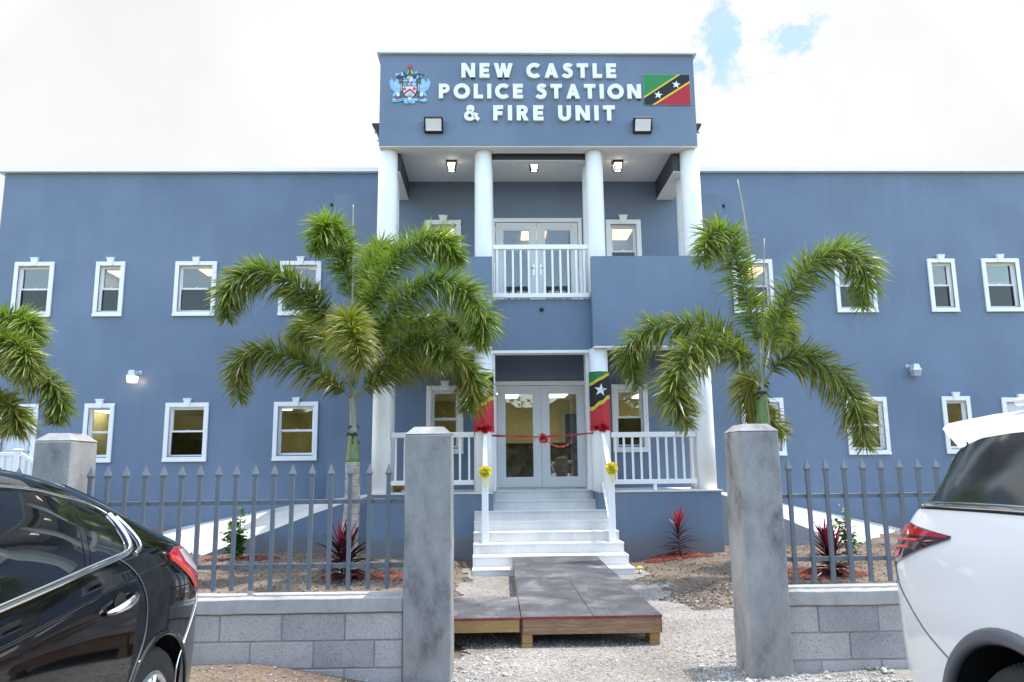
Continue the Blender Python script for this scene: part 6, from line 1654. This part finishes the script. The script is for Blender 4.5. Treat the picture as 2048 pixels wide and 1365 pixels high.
for u in (.95, 3.77): C.wheel(u, .333, .333, .215, .21, 5, car, .02)
# glass house
wtop = [(2.05, 1.345), (2.35, 1.405), (2.74, 1.412), (3.05, 1.385), (3.215, 1.352)]
C.patch('rear_door_window', [(2.36, 1.400), (2.74, 1.438), (3.05, 1.416), (3.235, 1.38)], [(2.36, 1.045), (2.74, 1.080), (3.00, 1.105), (3.075, 1.112)][::1] if False else [(2.36, 1.045), (2.62, 1.072), (2.86, 1.095), (3.075, 1.115)], M_tint, car, both=True)
C.patch('front_door_window', [(1.62, 1.158), (1.85, 1.298), (2.1, 1.393), (2.3, 1.424)], [(1.46, .975), (1.75, 1.0), (2.05, 1.02), (2.30, 1.04)], M_tint, car, both=True)
C.patch('quarter_window', [(3.305, 1.372), (3.40, 1.352), (3.49, 1.325), (3.55, 1.296)], [(3.125, 1.12), (3.22, 1.126), (3.32, 1.132), (3.40, 1.140)], M_tint, car, both=True)
C.patch('pillar_trim', [(3.245, 1.378), (3.295, 1.368)], [(3.085, 1.115), (3.118, 1.119)], M_trimblk, car, both=True, nu=6)
C.patch('pillar_trim', [(2.31, 1.424), (2.35, 1.400)], [(2.31, 1.04), (2.35, 1.043)], M_trimblk, car, both=True, nu=6)
flatX = ((1, 0, 0), .45)
C.line('window_chrome', [(1.48, .97), (1.9, 1.002), (2.36, 1.035), (2.74, 1.070), (3.05, 1.102), (3.25, 1.120), (3.42, 1.134), (3.50, 1.155), (3.535, 1.20), (3.555, 1.26), (3.562, 1.298)], [.016] * 26 + [.02] * 14, M_chrome, car, off=.006, both=True, flat=flatX)
C.line('window_chrome', [(3.562, 1.300), (3.49, 1.342), (3.40, 1.370), (3.23, 1.398), (3.05, 1.430), (2.74, 1.452), (2.36, 1.442), (2.1, 1.406), (1.8, 1.275), (1.5, 1.02)], .007, M_chrome, car, off=.004, both=True)
C.line('pillar_chrome', [(3.52, 1.125), (3.61, 1.15), (3.635, 1.20), (3.635, 1.285)], .012, M_chrome, car, off=.004, both=True, flat=flatX)
C.patch('rear_windscreen', [(3.52, -.53), (3.52, 0), (3.52, .53)], [(4.13, -.56), (4.13, 0), (4.13, .56)], M_tint, car, nu=20, nv=14, mode='top')
C.patch('windscreen', [(1.83, -.56), (1.83, 0), (1.83, .56)], [(1.12, -.66), (1.12, 0), (1.12, .66)], M_tint, car, nu=20, nv=14, mode='top')
# panel gaps and creases
C.line('door_gap', [(3.36, 1.118), (3.44, 1.075), (3.53, 1.0), (3.585, .88), (3.565, .74), (3.47, .62), (3.40, .50), (3.37, .25)], .0035, M_seamw, car, both=True)
C.line('door_gap', [(2.33, 1.035), (2.345, .8), (2.34, .5), (2.33, .25)], .0035, M_seam, car, both=True)
C.line('door_gap', [(1.30, .94), (1.25, .75), (1.26, .5), (1.34, .25)], .0035, M_seam, car, both=True)
C.line('shoulder_crease', [(1.2, .845), (1.9, .885), (2.5, .925), (3.0, .978), (3.45, 1.025), (3.85, 1.060)], .007, M_blackcar, car, off=-.001, both=True)
C.line('bumper_gap', [(4.02, .30), (3.995, .50), (4.06, .60), (4.20, .70), (4.33, .775), (4.42, .82)], .005, M_chrome, car, both=True)
C.patch('rear_bumper', [(4.06, .585), (4.2, .685), (4.33, .76), (4.44, .80)], [(4.06, .30), (4.2, .27), (4.33, .29), (4.44, .33)], M_bumper, car, both=True, off=.003)
# flared wheel-arch lips
for uw in (.95, 3.77):
    for sg in (1, -1):
        b = MB(); q = []
        for k in range(33):
            th = radians(lerp(-22, 202, k / 32)); u = uw + .392 * cos(th); z = .333 + .392 * sin(th); q.append(C.W(u, sg * (C.sx(u, max(z, .24)) + .0), z))
        b.tube(q, .016, 8)
        b.build('wheel_arch_lip', M_blackcar, car)
# door handles
def handle(c, u0, u1, z0, z1, m, par, lift=.032):
    for sg in (1, -1):
        b = MB(); n = 14
        q = []; rr = []
        for k in range(n):
            t = k / (n - 1); u = lerp(u0, u1, t); z = lerp(z0, z1, t); q.append(c.W(u, sg * (c.sx(u, z) + .006 + lift * sin(pi * min(1, max(0, t * 1.02)) ) ** .6), z)); rr.append(.010 + .008 * sin(pi * t) + .006 * t)
        b.tube(q, rr, 10); h = b.build('door_handle', m, par)
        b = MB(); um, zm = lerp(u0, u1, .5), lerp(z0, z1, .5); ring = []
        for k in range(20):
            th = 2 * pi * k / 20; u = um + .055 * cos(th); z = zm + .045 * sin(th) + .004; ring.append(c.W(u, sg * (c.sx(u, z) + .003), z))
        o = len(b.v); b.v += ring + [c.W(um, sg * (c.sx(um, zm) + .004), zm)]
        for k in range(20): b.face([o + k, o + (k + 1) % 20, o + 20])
        b.build('recess_shade_decal', M_seam, h)  # flat dark decal, painted shade for the hand recess
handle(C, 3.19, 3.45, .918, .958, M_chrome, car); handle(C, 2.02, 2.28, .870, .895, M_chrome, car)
# boomerang tail lamps
C.patch('tail_lamp', [(3.90, 1.085), (4.05, 1.108), (4.18, 1.10), (4.30, 1.08)], [(3.90, 1.055), (4.10, .975), (4.22, .90), (4.33, .84)], M_lampred, car, both=True, off=.010, thick=.02)
C.patch('tail_lamp_lens', [(4.06, 1.090), (4.16, 1.090), (4.30, 1.068)], [(4.10, 1.025), (4.18, .99), (4.33, .93)], M_lampclear, car, both=True, off=.016, thick=.01)
C.line('tail_lamp_rib', [(3.91, 1.07), (4.05, 1.005), (4.16, .945), (4.26, .88)], .016, M_lampor, car, off=.008, both=True, flat=flatX)
b = MB(); b.bbox(-2.515 - .5, -2.515 + .5, 4.81 - .22, 4.81 - .14, .21 + 1.125, .21 + 1.15, .008); b.build('boot_lip', M_blackcar, car)
# door mirror
for sg in (1, -1):
    b = MB(); x, y, z = C.W(1.62, sg * (C.sx(1.62, .98) + .09), 1.03)
    b.lathe([(0.0, -.05), (.07, -.045), (.095, 0), (.085, .05), (.0, .075)], (x, y, z), 16, 'y'); b.tube([C.W(1.66, sg * (C.sx(1.66, .98) - .01), .985), (x, y, z - .03)], .022, 8)
    b.build('door_mirror', M_blackcar, car)

# --- white SUV, nose towards the viewer, tail to the fence
SUV = dict(bulge=0.004,
 u=[0, .06, .22, .6, 1.0, 1.4, 1.85, 2.3, 2.8, 3.3, 3.8, 4.1, 4.25, 4.36, 4.46, 4.56, 4.66, 4.74, 4.80],
 w=[.56, .70, .83, .91, .928, .93, .93, .93, .93, .932, .932, .932, .928, .922, .912, .895, .85, .76, .60],
 zb=[.42, .34, .30, .28, .27, .27, .27, .27, .27, .28, .30, .33, .36, .38, .40, .43, .47, .52, .58],
 zbelt=[.82, .90, .98, 1.08, 1.14, 1.18, 1.21, 1.24, 1.28, 1.33, 1.36, 1.362, 1.358, 1.350, 1.33, 1.298, 1.248, 1.185, 1.09],
 wb=[.52, .66, .79, .86, .875, .885, .89, .89, .89, .89, .885, .875, .862, .845, .825, .79, .745, .66, .50],
 zt=[.90, 1.0, 1.07, 1.16, 1.22, 1.42, 1.71, 1.815, 1.835, 1.83, 1.815, 1.79, 1.75, 1.60, 1.39, 1.335, 1.275, 1.21, 1.12],
 wt=[.40, .55, .66, .74, .76, .70, .675, .68, .685, .685, .68, .672, .662, .65, .65, .67, .64, .56, .42],
 zr=[.87, .96, 1.03, 1.12, 1.175, 1.31, 1.60, 1.735, 1.765, 1.765, 1.75, 1.725, 1.68, 1.53, 1.365, 1.318, 1.262, 1.195, 1.10])
suv = thing('suv_car', 'white SUV with smoked rear glass and red wedge tail lamps', 'car', (2.90, 1.8, 0.15))
V = Car(SUV, 4.80, 2.90, 4.13, 0.15, -1)
US = [0, .02, .06, .12, .2, .3, .45, .6] + [.6 + .1 * k for k in range(1, 36)] + [4.1 + .04 * k for k in range(1, 17)] + [4.765, 4.785, 4.80]; US = sorted(set(round(u, 3) for u in US if u <= 4.8))
V.body(US, [(.955, .39), (3.70, .39)], .475, [M_whitecar, M_arch], suv)
for u in (.955, 3.70): V.wheel(u, .39, .395, .235, .25, 6, suv, .035)
V.patch('quarter_window', [(3.18, 1.672), (3.5, 1.682), (3.85, 1.678), (4.06, 1.665), (4.19, 1.632)], [(3.18, 1.385), (3.5, 1.392), (3.9, 1.392), (4.2, 1.385), (4.40, 1.378)], M_tint2, suv, both=True, nu=36, nv=12)
V.patch('rear_door_window', [(2.30, 1.62), (2.7, 1.655), (3.12, 1.656)], [(2.30, 1.29), (2.7, 1.335), (3.12, 1.38)], M_tint2, suv, both=True)
V.patch('front_door_window', [(1.62, 1.36), (1.9, 1.55), (2.22, 1.61)], [(1.45, 1.21), (1.8, 1.278), (2.22, 1.285)], M_tint2, suv, both=True)
V.patch('rear_windscreen', [(4.29, -.60), (4.27, 0), (4.29, .60)], [(4.45, -.66), (4.455, 0), (4.45, .66)], M_tint2, suv, mode='top', nu=24, nv=12)
V.patch('rear_corner_glass', [(4.205, 1.632), (4.24, 1.615), (4.275, 1.595)], [(4.412, 1.378), (4.435, 1.376), (4.46, 1.372)], M_trimblk, suv, both=True, nu=12, nv=10, off=.006)
V.patch('windscreen', [(1.85, -.62), (1.85, 0), (1.85, .62)], [(1.12, -.70), (1.12, 0), (1.12, .70)], M_tint2, suv, mode='top', nu=24, nv=12)
V.line('belt_chrome', [(1.45, 1.195), (2.1, 1.262), (2.7, 1.32), (3.15, 1.368), (3.6, 1.378), (4.1, 1.372), (4.45, 1.362)], .016, M_chrome, suv, off=.004, both=True, flat=((1, 0, 0), .4))
V.line('belt_shadow_gap', [(1.45, 1.178), (2.1, 1.245), (2.7, 1.302), (3.15, 1.350), (3.6, 1.36), (4.1, 1.355), (4.45, 1.346)], .0045, M_seam, suv, both=True)
V.line('panel_gap', [(4.24, 1.66), (4.17, 1.642), (4.19, 1.60)], .004, M_seam, suv, both=True)
V.line('bumper_gap', [(4.60, 1.08), (4.55, .98), (4.45, .90), (4.30, .80), (4.17, .74), (4.10, .71)], .0035, M_seamw, suv, both=True)
V.line('door_gap', [(3.14, 1.36), (3.15, 1.1), (3.10, .9), (2.98, .65), (2.93, .34)], .004, M_seam, suv, both=True)
V.line('door_gap', [(2.26, 1.27), (2.26, .8), (2.25, .34)], .004, M_seam, suv, both=True)
V.patch('tail_lamp', [(4.05, 1.245), (4.3, 1.262), (4.46, 1.275), (4.62, 1.250)], [(4.05, 1.232), (4.3, 1.160), (4.45, 1.110), (4.60, 1.065)], M_lampdark, suv, both=True, off=.010, thick=.02)
V.patch('tail_lamp_upper', [(4.06, 1.243), (4.3, 1.258), (4.46, 1.270), (4.615, 1.246)], [(4.06, 1.236), (4.3, 1.226), (4.46, 1.222), (4.615, 1.205)], M_lampred, suv, both=True, off=.015, thick=.01)
for (a, c_) in (((4.30, 1.205), (4.60, 1.190)), ((4.38, 1.172), (4.595, 1.150))): V.line('lamp_light_bar', [a, (lerp(a[0], c_[0], .5), lerp(a[1], c_[1], .5)), c_], .007, M_lampor, suv, off=.014, both=True)
V.patch('lamp_reflector', [(4.47, 1.150), (4.60, 1.120)], [(4.50, 1.118), (4.588, 1.090)], M_lampor, suv, both=True, off=.014, nu=8, thick=.01)
b = MB()
S0 = [(3.85, 1.790), (4.12, 1.785), (4.43, 1.762), (4.436, 1.752), (4.26, 1.655), (4.12, 1.665), (3.95, 1.70)]
WS = (.97, .99, 1.04, 1.05, 1.10, 1.09, 1.04)
n = len(S0); rows = []
for sx_ in (-.66, -.62, -.3, .3, .62, .66):
    e = 1 if abs(sx_) > .65 else 0
    rows.append([V.W(u - (.035 * e if k in (2, 3, 4) else 0), sx_ * WS[k], z - .018 * e - (.010 if abs(sx_) > .6 else 0) + (.012 if abs(sx_) < .31 and k < 4 else 0)) for k, (u, z) in enumerate(S0)])
b.grid(rows, 0, False, True); b.face([k for k in range(n)]); b.face([5 * n + k for k in range(n - 1, -1, -1)])
fixnormals(b.build('roof_spoiler', M_whitecar, suv))
V.line('roof_rail', [(1.95, .625), (2.1, .635), (3.0, .645), (3.75, .64), (3.94, .632)], [.006] + [.018] * 38 + [.006], M_whitecar, suv, off=.045, mode='top', both=True)
M_flare = mat('grey_arch_flare', (0.10, 0.105, 0.12), 0.35)
for uw in (.955, 3.70):
    for sg in (1, -1):
        b = MB(); q = []
        for k in range(37):
            th = radians(lerp(-14, 194, k / 36)); u = uw + .50 * cos(th); z = .39 + .50 * sin(th); q.append(V.W(u, sg * (V.sx(u, max(z, .42)) + .004), z))
        b.tube(q, .034, 8, flat=((1, 0, 0), .7))
        b.build('wheel_arch_flare', M_flare, suv)
V.patch('lower_cladding', [(1.45, .40), (2.3, .40), (3.2, .40)], [(1.45, .29), (2.3, .29), (3.2, .29)], M_bumper, suv, both=True, off=.012, thick=.016)
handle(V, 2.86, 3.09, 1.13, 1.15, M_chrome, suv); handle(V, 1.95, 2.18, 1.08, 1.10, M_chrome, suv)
for sg in (1, -1):
    b = MB(); x, y, z = V.W(1.58, sg * (V.sx(1.6, 1.22) + .12), 1.28)
    b.lathe([(0.0, -.06), (.085, -.055), (.115, 0), (.10, .06), (.0, .09)], (x, y, z), 16, 'y'); b.tube([V.W(1.64, sg * (V.sx(1.64, 1.2) - .01), 1.22), (x, y, z - .04)], .025, 8)
    b.build('door_mirror', M_whitecar, suv)
# ------------------------------------------------------------------ sky, sun, camera
SUN_DIR = Vector((0.24, 0.03, 0.97)).normalized()
w = bpy.data.worlds.new('World'); scene.world = w; w.use_nodes = True
nt = w.node_tree; nt.nodes.clear(); L = nt.links
out = N(nt, 'ShaderNodeOutputWorld'); bg = N(nt, 'ShaderNodeBackground'); bg.inputs[1].default_value = 0.10
sky = N(nt, 'ShaderNodeTexSky'); sky.sky_type = 'NISHITA'; sky.sun_disc = False
sky.sun_elevation = math.asin(SUN_DIR.z); sky.sun_rotation = atan2(SUN_DIR.x, SUN_DIR.y)
sky.air_density = 1.2; sky.dust_density = 0.6; sky.ozone_density = 1.5
tc = N(nt, 'ShaderNodeTexCoord')
nz = N(nt, 'ShaderNodeTexNoise', inp={'Scale': 2.3, 'Detail': 8, 'Roughness': 0.58, 'Distortion': 0.4}); L.new(tc.outputs['Generated'], nz.inputs['Vector'])
sep = N(nt, 'ShaderNodeSeparateXYZ'); L.new(tc.outputs['Generated'], sep.inputs[0])
# more cloud beyond the building, broken cloud and blue sky behind the viewer
m1 = N(nt, 'ShaderNodeMath', operation='MULTIPLY_ADD'); m1.inputs[1].default_value = 0.36; L.new(sep.outputs[1], m1.inputs[0]); L.new(nz.outputs[0], m1.inputs[2])
cov = ramp(nt, m1.outputs[0], [(0.44, 0.0), (0.58, 1.0)])
# a few small gaps of blue
def gap(d, r0, r1):
    v = N(nt, 'ShaderNodeVectorMath', operation='DISTANCE'); v.inputs[1].default_value = d; L.new(tc.outputs['Generated'], v.inputs[0])
    n3 = N(nt, 'ShaderNodeTexNoise', inp={'Scale': 26, 'Detail': 6, 'Roughness': 0.62}); L.new(tc.outputs['Generated'], n3.inputs['Vector'])
    a = N(nt, 'ShaderNodeMath', operation='MULTIPLY_ADD'); a.inputs[1].default_value = 0.16; L.new(n3.outputs[0], a.inputs[0]); L.new(v.outputs[1], a.inputs[2])
    r = ramp(nt, a.outputs[0], [(r0 + .08, 0.10), (r1 + .08, 1.0)])
    return r.outputs[0]
mul = cov.outputs[0]
for d, r0, r1 in GAPS:
    mm = N(nt, 'ShaderNodeMath', operation='MULTIPLY'); L.new(mul, mm.inputs[0]); L.new(gap(d, r0, r1), mm.inputs[1]); mul = mm.outputs[0]
n2 = N(nt, 'ShaderNodeTexNoise', inp={'Scale': 1.6, 'Detail': 5, 'Roughness': 0.5}); L.new(tc.outputs['Generated'], n2.inputs['Vector'])
cl = ramp(nt, n2.outputs[0], [(0.40, (11.3, 11.4, 11.6)), (0.58, (13.3, 13.4, 13.5)), (0.75, (16, 16, 16))])
hs = N(nt, 'ShaderNodeMixRGB', blend_type='MULTIPLY'); hs.inputs[0].default_value = 1; hs.inputs[2].default_value = (SKYK[0], SKYK[1], SKYK[2], 1); L.new(sky.outputs[0], hs.inputs[1])
mh = N(nt, 'ShaderNodeMapRange'); mh.inputs[1].default_value = 0.0; mh.inputs[2].default_value = 0.75; mh.inputs[3].default_value = 1.0; mh.inputs[4].default_value = 0.52; L.new(sep.outputs[1], mh.inputs[0])
hv = N(nt, 'ShaderNodeVectorMath', operation='SCALE'); L.new(hs.outputs[0], hv.inputs[0]); L.new(mh.outputs[0], hv.inputs[3])
# thin bright overcast beyond the building is dimmer than the sunlit cloud overhead and behind
mr = N(nt, 'ShaderNodeMapRange'); mr.inputs[1].default_value = -0.1; mr.inputs[2].default_value = 0.75; mr.inputs[3].default_value = CLOUDK[0]; mr.inputs[4].default_value = CLOUDK[1]; L.new(sep.outputs[1], mr.inputs[0])
cm = N(nt, 'ShaderNodeVectorMath', operation='SCALE'); L.new(cl.outputs[0], cm.inputs[0]); L.new(mr.outputs[0], cm.inputs[3])
mx = N(nt, 'ShaderNodeMixRGB'); L.new(mul, mx.inputs[0]); L.new(hv.outputs[0], mx.inputs[1]); L.new(cm.outputs[0], mx.inputs[2])
L.new(mx.outputs[0], bg.inputs[0]); L.new(bg.outputs[0], out.inputs[0])
sl = bpy.data.lights.new('sun', 'SUN'); sl.energy = SUN_E; sl.angle = radians(0.6); sl.color = (1.0, 0.95, 0.88)
so = bpy.data.objects.new('sun', sl); COL.objects.link(so); so.rotation_euler = SUN_DIR.to_track_quat('Z', 'Y').to_euler(); so.location = (0, 0, 30)
cam = bpy.data.cameras.new('camera'); cam.sensor_width = 36; cam.lens = 1534.026 / 2048 * 36; cam.clip_end = 3000; cam.clip_start = 0.05
co = bpy.data.objects.new('camera', cam); COL.objects.link(co)
p_, y_, r_ = 0.1658, 0.0264, -0.0107
fw = Vector((sin(y_) * cos(p_), cos(y_) * cos(p_), sin(p_))); rt = Vector((cos(y_), -sin(y_), 0)); up = rt.cross(fw)
rt2 = rt * cos(r_) + up * sin(r_); up2 = up * cos(r_) - rt * sin(r_)
M3 = Matrix((rt2, up2, -fw)).transposed()
co.matrix_world = Matrix.Translation((0, 0, 1.7)) @ M3.to_4x4()
scene.camera = co
vs = scene.view_settings; vs.view_transform = 'Standard'; vs.look = 'None'; vs.gamma = 1; vs.exposure = EXPO
try: vs.use_curve_mapping = False
except Exception: pass
scene.cycles.max_bounces = 8; scene.cycles.transparent_max_bounces = 16; scene.cycles.caustics_reflective = False; scene.cycles.caustics_refractive = False
scene.cycles.sample_clamp_indirect = 6.0
